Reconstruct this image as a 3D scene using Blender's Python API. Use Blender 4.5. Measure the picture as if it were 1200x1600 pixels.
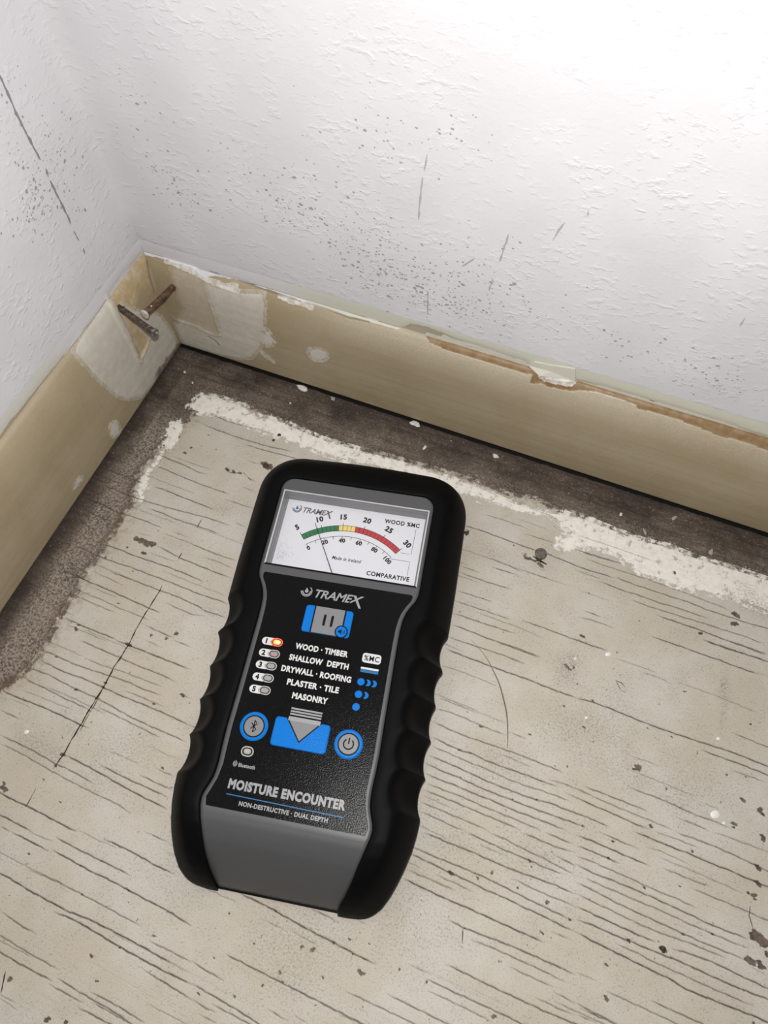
import bpy, bmesh, math, random
import numpy as np
from mathutils import Vector, Matrix, Euler
# ---------------------------------------------------------------- clear
for o in list(bpy.data.objects): bpy.data.objects.remove(o, do_unlink=True)
SC = bpy.context.scene
MM = 0.001                                   # everything below is measured in millimetres
# ---------------------------------------------------------------- camera
cam_data = bpy.data.cameras.new('camera'); cam = bpy.data.objects.new('camera', cam_data)
SC.collection.objects.link(cam); SC.camera = cam
cam_data.sensor_fit = 'VERTICAL'; cam_data.sensor_height = 24; cam_data.sensor_width = 18
cam_data.lens = 24 * 1150 / 1600
cam_data.clip_start = 0.005; cam_data.clip_end = 20
cam.rotation_euler = (math.radians(27.16727), math.radians(1.58037), math.radians(22.30581))
cam.location = (168.072 * MM, -159.326 * MM, 250 * MM)
# ---------------------------------------------------------------- world: a dim unlit room
W = bpy.data.worlds.new('World'); SC.world = W; W.use_nodes = True
W.node_tree.nodes['Background'].inputs[0].default_value = (0.9, 0.95, 1.0, 1)
W.node_tree.nodes['Background'].inputs[1].default_value = 0.035
# ---------------------------------------------------------------- the phone's flash, beside its lens
fl = bpy.data.lights.new('phone_flash', 'POINT'); flo = bpy.data.objects.new('phone_flash', fl)
SC.collection.objects.link(flo)
fl.energy = 2.25; fl.shadow_soft_size = 0.0028; fl.color = (1.0, 0.985, 0.965)
_R = Euler(cam.rotation_euler).to_matrix()
flo.location = Vector(cam.location) + _R @ Vector((-0.003, 0.018, 0.0))
# ---------------------------------------------------------------- exposure
SC.view_settings.view_transform = 'Standard'; SC.view_settings.look = 'None'
SC.view_settings.gamma = 1.0; SC.view_settings.use_curve_mapping = False
SC.view_settings.exposure = 0.0
# ---------------------------------------------------------------- measured positions, mm (x along the back wall, y out of it)
CRACKS = [(0.7,[(31.9,-130),(38.7,-130.1),(49.3,-130.2),(55.9,-130.3),(64.8,-130),(71.2,-130.2)]),(0.9,[(43.7,-125.3),(48.8,-125.1),(55.3,-125),(64.3,-124.8),(73.8,-124.6)]),(0.3,[(21.6,-134.7),(28.3,-134.6),(36.4,-134.7)]),(0.7,[(20.6,-138.3),(25.9,-138),(34,-138.2),(41,-137.8),(49,-137),(55.8,-136.5),(62.3,-136.7),(69,-136.1)]),(0.8,[(23.5,-141.5),(33.1,-141.9),(40.6,-141.3),(49.2,-141.4),(56.3,-141.5),(65,-141.2),(73.1,-141.1),(82.5,-141.3)]),(0.5,[(36.5,-135),(44.4,-134.9),(51.7,-134.1),(60.6,-133.8),(67.4,-133.5)]),(0.7,[(20.8,-145.3),(28.4,-144.7),(35.3,-145.2),(40.7,-145.4),(48.4,-145.3),(55.1,-145.8),(62.6,-146.5),(71.4,-146.6),(79.3,-146.5),(84.2,-146.5)]),(0.7,[(21,-148.6),(23.4,-149.1),(31.4,-149.2),(38.3,-149.6),(44.1,-149.6),(48.6,-149.6)]),(0.6,[(50.7,-147.8),(57.7,-147.9),(68,-148.3),(75.6,-148.6)]),(0.9,[(15.7,-155.2),(19.9,-155.5),(25.7,-155.3),(30.1,-155),(35.3,-154.9),(43.1,-154.9),(48.3,-155.1),(51.9,-154.8)]),(0.6,[(20.1,-161.3),(24,-161.2),(28.7,-161.3)]),(0.7,[(25.1,-168.2),(31.5,-168.1),(38,-168.2),(47.9,-168.9),(54.1,-168.8),(63.2,-169.4)]),(0.55,[(26.6,-170.4),(35.8,-170.5),(39.8,-170.8),(48.4,-171.4),(56.1,-171.7),(65.4,-171.9),(72.6,-171.8),(79,-172.6)]),(0.9,[(48.7,-165.3),(55.7,-165.5),(64,-165.9),(71.7,-166.5),(80.3,-166.9),(89,-167)]),(0.8,[(61,-163.6),(68.9,-163.9),(73.8,-164),(79.8,-163.9),(87.5,-163.9)]),(0.7,[(75.2,-161.3),(80.7,-161.5),(87.9,-161.4)]),(0.6,[(79.1,-157.6),(86.3,-157.6)]),(1,[(33.3,-183.1),(36,-183.3),(40,-183.6),(46.7,-183.4),(52.3,-183.5),(58.5,-183.7),(65.8,-183.8)]),(0.9,[(37.6,-188.9),(40.1,-188.9),(46.3,-189),(52.6,-189.2)]),(0.9,[(42.1,-191.7),(45.8,-191.7)]),(0.5,[(56.3,-139.4),(63.9,-139.3),(71.4,-139.2)]),(0.6,[(62.8,-117.6),(70.4,-117.4)]),(0.5,[(74.4,-133.6),(79.2,-133.2)]),(0.3,[(22.6,-152.7),(30.2,-152.3),(35.5,-152.2),(43.6,-151.8)]),(0.4,[(53.2,-121.4),(61.1,-121.4)]),(1,[(46.4,-191.7),(54.3,-191.7),(60.5,-191.9)]),(0.9,[(61.1,-191.1),(66,-191.3),(71.5,-191.5),(75.7,-191.7),(82.5,-191.5),(89.5,-191.7),(96.4,-191.9),(102.6,-191.9),(112.4,-192.7)]),(0.8,[(60,-187.6),(67.3,-187.9),(77.4,-187.9),(82.6,-187.9),(88.4,-188)]),(0.9,[(74.4,-182.3),(81.3,-182.1),(87.2,-182.2),(93.2,-182.6),(100.5,-182.5)]),(0.6,[(86.1,-175.5),(94.2,-175.4)]),(0.6,[(57.9,-198.6),(67.1,-198.1),(76.3,-198.1),(83.3,-198.2),(91.4,-198.4),(98.2,-198.5)]),(1,[(47.7,-202.7),(50.2,-202.9),(53.8,-202.9),(61.2,-203.4),(68.3,-203.5),(75.9,-203.6),(81.8,-203),(88.6,-202.9),(96.3,-202.9),(101.9,-203),(112,-203.4)]),(1,[(71.9,-205.3),(78.5,-204.8),(86,-205.1),(94.7,-205.6),(103.6,-205.8),(110.2,-205.9),(119.6,-205.6)]),(0.8,[(104.9,-207.9),(110.4,-208.2),(117,-208.6),(121.4,-208.9)]),(0.6,[(102.3,-200.9),(110.5,-200.8),(117,-200.9)]),(0.7,[(56.9,-211.4),(63.9,-212.2),(70.3,-212.3)]),(0.6,[(57.8,-216.7),(60.3,-216.8),(71,-217.3),(81.2,-217.4)]),(0.8,[(60.5,-220.3),(62.9,-220.4),(69.9,-220.6),(76.6,-220.6),(81.6,-220.5)]),(0.7,[(80.6,-221.5),(86.2,-221.6),(92.7,-221.6)]),(0.7,[(81.9,-219.3),(88.2,-219.7),(93.8,-219.9),(101.5,-220),(108.2,-220.5)]),(0.7,[(93,-218.5),(100.4,-218.4),(105.9,-218.6),(112,-219)]),(0.8,[(91.6,-223.1),(96.9,-223),(102.3,-223),(106.6,-223.2)]),(0.4,[(51.6,-189.6),(60.3,-189)]),(0.4,[(69.7,-229.9),(75.6,-230.3)]),(0.9,[(121,-179.3),(124.4,-179.5),(130.3,-179.4),(133.7,-179.6),(138.1,-179.9),(145.7,-180.3),(153,-180.4),(159.3,-180.7),(166.9,-180.8)]),(0.7,[(116.8,-200.6),(121.9,-201.1),(127.7,-201.2)]),(0.8,[(119.5,-205.5),(126,-205.7),(132.4,-206),(137.6,-206.3),(141.4,-206.7),(145,-206.9)]),(0.7,[(121.4,-208.9),(126.8,-209.1),(129.3,-208.9)]),(0.6,[(124.8,-211.2),(130.9,-211.1)]),(0.6,[(142.4,-202.6),(148.7,-202.9)]),(0.5,[(150.3,-201),(154.4,-201.4)]),(0.6,[(143.2,-175),(149,-174.9),(152.7,-175.2)]),(0.25,[(138.7,-182.3),(150,-183)]),(0.8,[(166.7,-142.6),(171.4,-142.4),(176.2,-142.4),(182.3,-142.1),(189.6,-142.2),(196.2,-142.1),(202.6,-141.6),(209.5,-141.2),(215.4,-141.3)]),(0.7,[(179.1,-137.5),(184.9,-137.6),(192.2,-137.8),(198.9,-137.7),(204.5,-137.8),(210.4,-137.5)]),(0.6,[(185.6,-134.9),(191.3,-134.8),(196.6,-135.3),(203.8,-135.5),(214,-136.3)]),(0.7,[(194.8,-131.1),(200.4,-131),(205.5,-131.1),(212.4,-130.3)]),(0.7,[(201.6,-128.3),(211.8,-128.3)]),(0.75,[(164.4,-147.7),(173.4,-147.7),(181.1,-147.4),(189.3,-147.3),(196.5,-147.6),(201.5,-147.9),(207.6,-148.1),(216.4,-148.3)]),(0.8,[(164.7,-149.8),(171.6,-149.8),(177.9,-150.1),(184.1,-150.1),(190.8,-150.4),(196.3,-150.2),(201.3,-150.5),(208.3,-150.5),(213.2,-150.8),(218.1,-150.8)]),(0.5,[(164.6,-152.2),(169.9,-152.2)]),(0.5,[(174.5,-152.2),(180.7,-152.2),(186.9,-152.3)]),(0.5,[(166.5,-154.3),(172.1,-154.1),(176.8,-154.1),(181.9,-154.1)]),(0.9,[(165.9,-156.9),(173.3,-157.1),(180.5,-157.2),(185.5,-157),(191.5,-157),(197.5,-157),(202.9,-157),(210.2,-156.9)]),(0.8,[(182.3,-162.1),(187.4,-162.3),(194.2,-161.9),(200,-161.5),(206.7,-161.3),(214.3,-161.2),(221,-161.2)]),(0.6,[(190.1,-164.3),(197.8,-163.9),(205.1,-163.9),(212.2,-163.8),(218.5,-164.1)]),(0.5,[(202.5,-166.5),(208.3,-166.6),(215.9,-166.5)]),(0.6,[(216.2,-167.6),(222.8,-167.9)]),(0.75,[(185.3,-173),(189.2,-172.9),(194.1,-173),(199.9,-173.1),(208,-173),(215,-173),(223.2,-172.6),(228.7,-172.6)]),(0.4,[(175.9,-177),(180.9,-177.1),(182.7,-176.6)]),(0.7,[(181.4,-178.4),(188.3,-178.5),(194,-178.4),(199.7,-178.3),(205.4,-178.2),(209.2,-178.3),(214.8,-178.3)]),(0.5,[(182.8,-181),(190.1,-180.9),(196.8,-180.9),(202.5,-181)]),(0.5,[(211.5,-170.8),(219,-170.9),(223.6,-170.7)]),(0.6,[(196.4,-144.4),(201.5,-144.6),(206.5,-144.7),(212.4,-144.5),(216.3,-144.5)]),(0.5,[(211.1,-153.4),(217.8,-153.3)]),(1.5,[(207.2,-133.4),(210.8,-133.6),(213.4,-133.9)]),(0.9,[(211,-125.3),(217,-125.2),(222,-125.3),(228.5,-125.4),(233.9,-125.3)]),(0.6,[(237.6,-124.5),(242.4,-124.4),(248.1,-124.4),(252.3,-124)]),(0.6,[(246.7,-126.6),(252.8,-126.6),(258,-126.5),(263.5,-126.5),(269.1,-126.7),(271.8,-126.6)]),(0.7,[(217.6,-121.8),(223.2,-122),(229.7,-122)]),(0.4,[(231.3,-120.6),(236.6,-120.1),(242.5,-120.3),(245.4,-120.6)]),(0.9,[(227.6,-117.7),(233.1,-117.7),(239,-117.7),(244.8,-117.5),(250.6,-117.7),(256.3,-117.5),(261.1,-117.7),(267.7,-117.7),(270.5,-117.7)]),(0.5,[(233.5,-115.3),(239.4,-114.9),(247.2,-114.8)]),(0.7,[(239,-113.1),(245.8,-112.7),(251.6,-112.6),(257.4,-112.8),(263.1,-113.1),(267,-113.4),(269.8,-113.4)]),(0.5,[(249.9,-108.6),(254.7,-108.4),(260.4,-108.2),(266.1,-108)]),(0.8,[(211.8,-128.3),(217.3,-128),(221.8,-128.1),(225.7,-128.1)]),(0.6,[(212.6,-131.1),(217.5,-130.8),(222.5,-130.9),(228.8,-130.9),(233.3,-131.1),(238.1,-131.2),(243.8,-131),(249.5,-131.3)]),(0.8,[(213.2,-133.3),(218.3,-133.8),(224.1,-133.5),(230,-133.4),(236.7,-133.4),(242.5,-133.6),(248.1,-133.7),(253.3,-134),(259.3,-133.8),(264.7,-133.5)]),(0.6,[(216.9,-136),(221.9,-136.1),(227.7,-136),(232.5,-136.1),(237.3,-135.9),(243,-136),(248.7,-136.2),(255.1,-136.1),(261.6,-136.1),(265.2,-135.9)]),(0.7,[(214.5,-138.1),(220.5,-138.3),(226,-138.8),(231.3,-139),(236.1,-139.1),(241.8,-139.2),(247.4,-139.3),(253,-139.4),(259.4,-139.2),(264.8,-139.1)]),(0.6,[(215.3,-141),(220.3,-141.3),(226.1,-141.4),(231.5,-141.7),(237.2,-141.8),(242.3,-141.6),(248.7,-141),(254.2,-140.9),(259.7,-140.8)]),(0.9,[(216.3,-144.3),(222.1,-144.4),(227.9,-144.5),(233.6,-144.6),(240.2,-144.5)]),(0.8,[(244.8,-144.3),(250.2,-143.6),(254.7,-143.3),(258.3,-143.2),(262.9,-143.5),(271.8,-143.7),(274.4,-143.7)]),(0.85,[(217.2,-147.6),(222.9,-147.2),(228.6,-147.3),(232.8,-147.1),(238.9,-147),(243.5,-146.8),(248.1,-146.6),(253.5,-146.7),(259,-146.8),(265.2,-146.7),(272.2,-146.3),(274.8,-146.2)]),(0.95,[(218.1,-150.8),(223.4,-151.2),(229.2,-151.4),(235.8,-151.7),(241.9,-151.9),(246.9,-152),(250.2,-152.7),(257.8,-152.4),(264.4,-152.1),(268.7,-151.8),(273.1,-151.8),(275.7,-151.7)]),(0.6,[(229.6,-149.3),(235.2,-149.2),(240.4,-149.6),(245.9,-149.6),(250.5,-149.6),(256.4,-149.7),(262.2,-149.6),(268.8,-149.5)]),(0.4,[(220.8,-160.6),(226.8,-160.3)]),(0.7,[(222.8,-167.7),(229.3,-168.1),(234.8,-168)]),(0.5,[(223.5,-170.3),(229.8,-170.1)]),(0.4,[(265.9,-140.3),(271.3,-140.6)]),(0.6,[(156,-80.3),(161.9,-80.1),(166.4,-79.8),(173.3,-79.5),(180.2,-79.5)]),(0.9,[(152.9,-84.7),(160,-84.9),(164.7,-84.8),(169.3,-84.8),(176.1,-84.7),(182.8,-84.4),(189.7,-84.6),(196.3,-84.5),(200.1,-84.3)]),(0.7,[(167.4,-75.7),(175.4,-75.3),(184.6,-75.3)]),(0.4,[(153.4,-90.9),(159.7,-90.4),(166.6,-90.3),(174.6,-90.6)]),(0.5,[(156.8,-101.6),(163.6,-101.5),(171,-101.6)]),(0.6,[(157.3,-105.4),(161.9,-104.7),(167.6,-104.7),(173.8,-105),(182.1,-104.9)]),(0.5,[(182.2,-103.5),(188.7,-103.4)]),(0.7,[(157.8,-109.7),(163.9,-110.1),(170,-110.1),(176.5,-109.7),(183.5,-109.3),(189.4,-109.1),(195.9,-109.1),(202.7,-109)]),(0.4,[(181.4,-111.2),(186.8,-111.2),(192.8,-111.4)]),(0.8,[(159.3,-114.4),(165.1,-114.9),(169.5,-115),(173.3,-114.5),(178.3,-114.9),(184.7,-114.7),(191,-114.3),(196.3,-114.2),(202.1,-114)]),(0.6,[(160.1,-117.2),(166.5,-117.3),(173.2,-117.5),(179.1,-117.3),(185.7,-117.7),(192.1,-117.5),(198.2,-116.9),(202.3,-116.7),(207.5,-116.6)]),(0.8,[(160.7,-120.4),(167.6,-120.3),(173.7,-120.5),(180.3,-120.8),(185.6,-120.7),(190.9,-120.6),(196.6,-120.3),(201.1,-119.5),(207.3,-119.5),(213.3,-119.1)]),(0.8,[(160,-122.9),(164.9,-123.3),(172.4,-123.1),(176.9,-123.4),(183.3,-123.4),(189.6,-123.2),(194.8,-123.1),(199,-122.9),(206.1,-122.5),(213.1,-122.1)]),(0.8,[(161.5,-126),(165.9,-126.1),(171.8,-125.8),(177.8,-125.9),(184.1,-125.7),(190.5,-125.9),(196.1,-125.6),(202.8,-125.4),(207.9,-125.3)]),(0.65,[(162.7,-128.7),(168.9,-128.5),(175.3,-128.2),(181.8,-128.4),(187.1,-128.3),(193.3,-128.2),(200.6,-128.3)]),(0.7,[(163,-130.9),(168.7,-130.7),(175.1,-130.6),(181.5,-130.6),(187.8,-130.5),(195.1,-130.5)]),(0.6,[(162.6,-134.7),(167.9,-134.5),(174.3,-134.5),(180.7,-134.4),(186,-134.5)]),(0.6,[(163.6,-137.3),(168.9,-137.2),(174.4,-137.5),(179.1,-137.3)]),(0.3,[(162.9,-132.7),(167.2,-132.5),(173.7,-132.7)]),(0.5,[(198.6,-112.8),(204.2,-112.3),(211.5,-112.2)]),(0.4,[(204.3,-114.6),(212.2,-115)]),(0.9,[(199.6,-84.4),(204.9,-83.7),(211.4,-83.6),(217.9,-83.8),(223.2,-83.9),(229.5,-83.8),(235.8,-83.5),(241.9,-83.2),(246,-82.9),(252,-82.6),(257.1,-82.7),(262.1,-82.8),(265.1,-82.7)]),(0.8,[(241.3,-85.6),(247.5,-85.6),(252.5,-85.4),(257.5,-85.4),(262.5,-85.5),(265.5,-85.6)]),(0.6,[(249.9,-76.4),(255,-76.6),(261.1,-76.8),(264.1,-76.7)]),(0.85,[(217.9,-53.9),(221.8,-54),(228.4,-53.8),(235,-53.9),(241.5,-53.7),(246.9,-53.9),(254.8,-53.7)]),(0.8,[(194.2,-65),(199.8,-64.9),(205.4,-64.5)]),(0.85,[(235.1,-48.7),(241.6,-48.8),(245.9,-48.6),(251.3,-48.3),(256.6,-48.2),(259.7,-48.2)]),(0.6,[(241.7,-46),(247.5,-45.5),(252,-46.2),(256.2,-46)]),(0.65,[(222.7,-105.6),(227.3,-105.5),(232.3,-105.3),(237.4,-105.5),(243.4,-105.8),(250.2,-105.5),(254.2,-105.6)]),(0.6,[(238.6,-108.8),(244,-108.6),(248.9,-108.8)]),(0.5,[(207.4,-112.3),(212.6,-112.5),(217.8,-112.7),(224.4,-112.8),(228.9,-112.7),(235,-112.7),(238.9,-112.8)]),(0.8,[(208.1,-114.9),(214.3,-115.1),(219.9,-115.1),(226.1,-115.4),(231.6,-115.4)]),(0.7,[(209.3,-119.2),(214.4,-119.2),(220.5,-119.2)]),(0.7,[(209,-110.7),(215.2,-110.5),(222.3,-110.4),(229.9,-110.3)]),(0.5,[(251,-88.4),(257,-88),(262.9,-88)]),(0.3,[(244,-101.5),(250.5,-101.4)]),(0.7,[(19.2,-57),(26.9,-57.6),(32.9,-57.9),(40.3,-58.2),(46,-58.2),(54.4,-58)]),(0.8,[(24.4,-65.9),(30.1,-65.6),(35.3,-65.9),(41.8,-66),(51.7,-66.2)]),(0.6,[(3.9,-66.1),(10.5,-65.9),(15.8,-66.2),(20.1,-66.1)]),(0.7,[(4.3,-72.7),(11,-72.7),(18.4,-72.9),(25.6,-72.7),(33.8,-72.1),(39.2,-71.5),(45.8,-70.8),(51.1,-70.2),(60.7,-70)]),(0.7,[(3.3,-80.4),(9.7,-80.1),(16.1,-81),(19,-80.9),(23,-80.5),(30.1,-80.3),(36.6,-80.6)]),(0.75,[(27,-75.2),(32.6,-74.9),(39.9,-75.3),(48.7,-74.8),(58.3,-74.6)]),(0.6,[(3.9,-84.7),(11.6,-85.3),(16.6,-85.2)]),(0.5,[(3.7,-90),(11.9,-90.4)]),(0.5,[(29.1,-85.8),(34.4,-85.1)]),(0.8,[(38.7,-87.7),(44.6,-88.3),(49.1,-88.9),(55.9,-89),(63.4,-89.1),(70.7,-89)]),(0.8,[(19.6,-94.6),(26.5,-94.3),(32.3,-94.5),(38.4,-94.2),(46.4,-93.8),(54.5,-93.7),(62.1,-94.1)]),(0.75,[(8.2,-99.1),(14.8,-99.3),(21.4,-99.6),(27.6,-99.5),(34.3,-99),(41.2,-99),(49.3,-98.8),(56.1,-98.8),(63.4,-98.9),(70.5,-98.4),(75,-98.3)]),(0.4,[(21.7,-105.7),(28.9,-105.9),(35.4,-106.4)]),(0.75,[(27.3,-103.5),(32.1,-103.3),(37.5,-103.2),(43.6,-103.1),(49,-103),(55.6,-102.7),(63.8,-103.1),(66.5,-103.3),(68.2,-103.9),(73.1,-103.3),(76.3,-103.3)]),(0.85,[(11.7,-109.7),(17.2,-109.5),(21.6,-109.8),(28.5,-109.8),(34.1,-109.9),(41.1,-110.2),(48.7,-110.4),(53.4,-110.5)]),(0.5,[(21.7,-114.2),(31.2,-114.1),(38.3,-114.5),(46.3,-114.3),(51.7,-114.4)]),(0.5,[(16.1,-116.4),(22.3,-116.3),(30.1,-116.5),(38.2,-116.5)]),(0.8,[(21.9,-125),(27.4,-125.1),(32.9,-125.2),(39.5,-125),(44.7,-124.9)]),(0.6,[(53.7,-106.4),(59.1,-106.6),(64.5,-106.7),(69.1,-105.5)]),(0.65,[(51.5,-82.3),(56.4,-82.5),(61.9,-82.5),(69.8,-82.1)]),(0.4,[(57.3,-85.3),(63.3,-85),(70.2,-85.4)]),(0.6,[(61.1,-68.1),(66.8,-68.4)]),(0.6,[(53.6,-60.6),(59.9,-60.4),(65.3,-60.1)]),(0.6,[(57.6,-53.3),(63.2,-53.4)]),(0.5,[(53.1,-41.8),(57.3,-41.7)]),(0.7,[(57.2,-48.4),(61.3,-49.5)]),(0.7,[(51,-116.6),(57,-116.8),(63,-116.9)]),(0.6,[(18.7,-52.4),(25.6,-52.9),(31.6,-52.9),(37.8,-53.7),(41.9,-53.2)]),(0.4,[(40.6,-80.2),(48.4,-80.3)]),(0.4,[(37.2,-91.2),(43.5,-91.1),(48.8,-90.8)]),(0.5,[(20.5,-123),(24.6,-123)]),(0.85,[(142.6,-37.4),(149.4,-36.9),(157,-37.1),(164.5,-37.3),(170.7,-37.3),(175.5,-37.1),(181.7,-37.4),(189,-37.9),(194.9,-37.6),(200.7,-37.3)]),(0.5,[(147.8,-30.2),(154.6,-29.7),(162.1,-29.7),(166,-29.9)]),(0.6,[(165.5,-32.3),(171.6,-32),(177.1,-31.9)]),(0.7,[(184.3,-31.5),(190.3,-31.6),(199.2,-31.2)]),(0.7,[(155.8,-46.6),(162.6,-46.7),(167.6,-47.1),(169.5,-47.3)]),(0.8,[(158,-49.5),(163.5,-49.4),(168.2,-49)]),(0.5,[(169.9,-46.5),(175.9,-46.5),(181.3,-46.4)]),(0.6,[(147.6,-53.3),(155.1,-53.4)]),(0.7,[(147.9,-55.9),(154.1,-55.9),(161.3,-55.7),(168.4,-55.2)]),(0.6,[(149.5,-63),(156.4,-62.6),(162.9,-62.3)]),(0.6,[(149.7,-66.9),(156,-66.7),(161.9,-66.5),(167.9,-66.4),(171.4,-66.3)]),(0.75,[(150.8,-71.6),(155.8,-71.3),(162.3,-71.2),(168.1,-70.8),(173.9,-70.6)]),(0.35,[(158.9,-68.1),(166,-68.1),(174.3,-68),(183.7,-68.6)]),(0.8,[(152,-75.6),(159.1,-75.6),(165.1,-75.8),(169.7,-75.7),(176.7,-75.7),(184.7,-75.6)]),(0.6,[(152.5,-80.5),(159.5,-80.1),(166.4,-79.8),(173.3,-79.5),(180.3,-79.8)]),(0.75,[(174.5,-65.1),(180.3,-64.9),(186.7,-64.9),(191.9,-65),(197,-64.8),(204.4,-64.9)]),(1,[(193.9,-53.5),(200.2,-53.5)]),(0.6,[(192.4,-56.6),(198.5,-55.8),(205.4,-55.9)]),(0.5,[(186.5,-39.6),(191.8,-39.5),(196.6,-39.6)]),(0.7,[(196.3,-40.7),(201.6,-40.6)]),(1,[(174.6,-44),(176.9,-43.7)]),(0.7,[(184.9,-31.6),(192,-31.3),(197.9,-31),(203.2,-30.9)]),(0.75,[(200.6,-37),(207.7,-37.2),(214.6,-37.1),(221.5,-37),(227.1,-36.7),(233.9,-37.2),(241.7,-37),(249.3,-36.8),(254.7,-36.2),(257.9,-36.1)]),(0.55,[(189.1,-33.8),(197.5,-33.9),(205.7,-33.7),(213.8,-33.5),(220.7,-33.7),(226.4,-33.7),(232.2,-34),(241.2,-34.3)]),(0.75,[(196.8,-40.5),(204,-41),(210.8,-40.6),(217.7,-40.8),(224.4,-40.3),(230.1,-40.3),(235.1,-40.2)]),(0.65,[(208,-43.3),(214.9,-43.5),(220.5,-43.2),(227.3,-43),(233.9,-42.6),(240.5,-42.5),(246.9,-42.1),(254.6,-42.4)]),(0.9,[(218.3,-45.7),(225.6,-45.6),(232.2,-45.5),(237.8,-45.7),(244.4,-45.9),(250.8,-45.7),(256.2,-45.7)]),(0.85,[(234.5,-48.6),(241.6,-48.5),(248,-48.4),(256.5,-48)]),(0.8,[(29.3,-33),(37,-33.3),(44.4,-33.4),(51.5,-33.1),(58.6,-32.7),(67.9,-31.4)]),(0.75,[(49,-35.3),(56.8,-35),(62.3,-34.5),(67.8,-34),(73.3,-33.8)]),(0.7,[(29.3,-27.4),(37,-27.9),(44.3,-27.6),(49.9,-27.1)]),(0.5,[(53.1,-41.8),(60,-41.4)]),(0.5,[(16.5,-52.4),(22.5,-52.5),(29.2,-52.7),(38.6,-53.8)]),(0.5,[(11.3,-11.5),(18.6,-11.8),(27.8,-11.9),(35.7,-11)]),(0.4,[(27.3,-13.8),(37.8,-15.1),(48.2,-14.9)])]
CROSS = [(1,[(48.9,-101),(48.9,-106.4),(48.7,-110.4),(48.5,-115.7),(48.7,-121.7),(49.2,-124)]),(1.2,[(49,-123.1),(48.9,-129.4),(48.5,-133.6),(48.9,-140.9),(48.7,-145.7),(48.5,-150.5),(48.6,-155.6),(48.4,-160.1),(48.6,-165.1),(48.1,-169.1),(48.1,-170.4)]),(0.6,[(48.6,-137.4),(49.3,-146.7),(49.2,-152.5),(49.5,-156.9)]),(0.7,[(46.2,-177.8),(46.4,-183.8)]),(0.7,[(49.2,-71.3),(49.2,-75.7)]),(1,[(49.2,-86.8),(49,-90)]),(0.7,[(187,-162.4),(188.3,-166.3)]),(0.8,[(203.1,-22),(205.9,-24.7),(208.4,-27.5)]),(1.1,[(205.5,-28),(208.3,-27.7),(211.9,-27.6),(215.5,-25.8)]),(1,[(67.2,-223.7),(68.2,-226.2),(69.2,-228.8)]),(0.6,[(263.7,-124.6),(263.7,-127.3),(265.6,-130.5)]),(0.6,[(54.4,-47.2),(57.4,-48.7),(59.5,-49.5)]),(0.6,[(210.2,-73.7),(212.2,-73.8),(214,-74.8)]),(0.5,[(210.5,-73.8),(212.5,-76.3),(214.6,-76.5)]),(0.7,[(46.6,-48.6),(49.8,-49.3),(54.2,-48)])]
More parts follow.
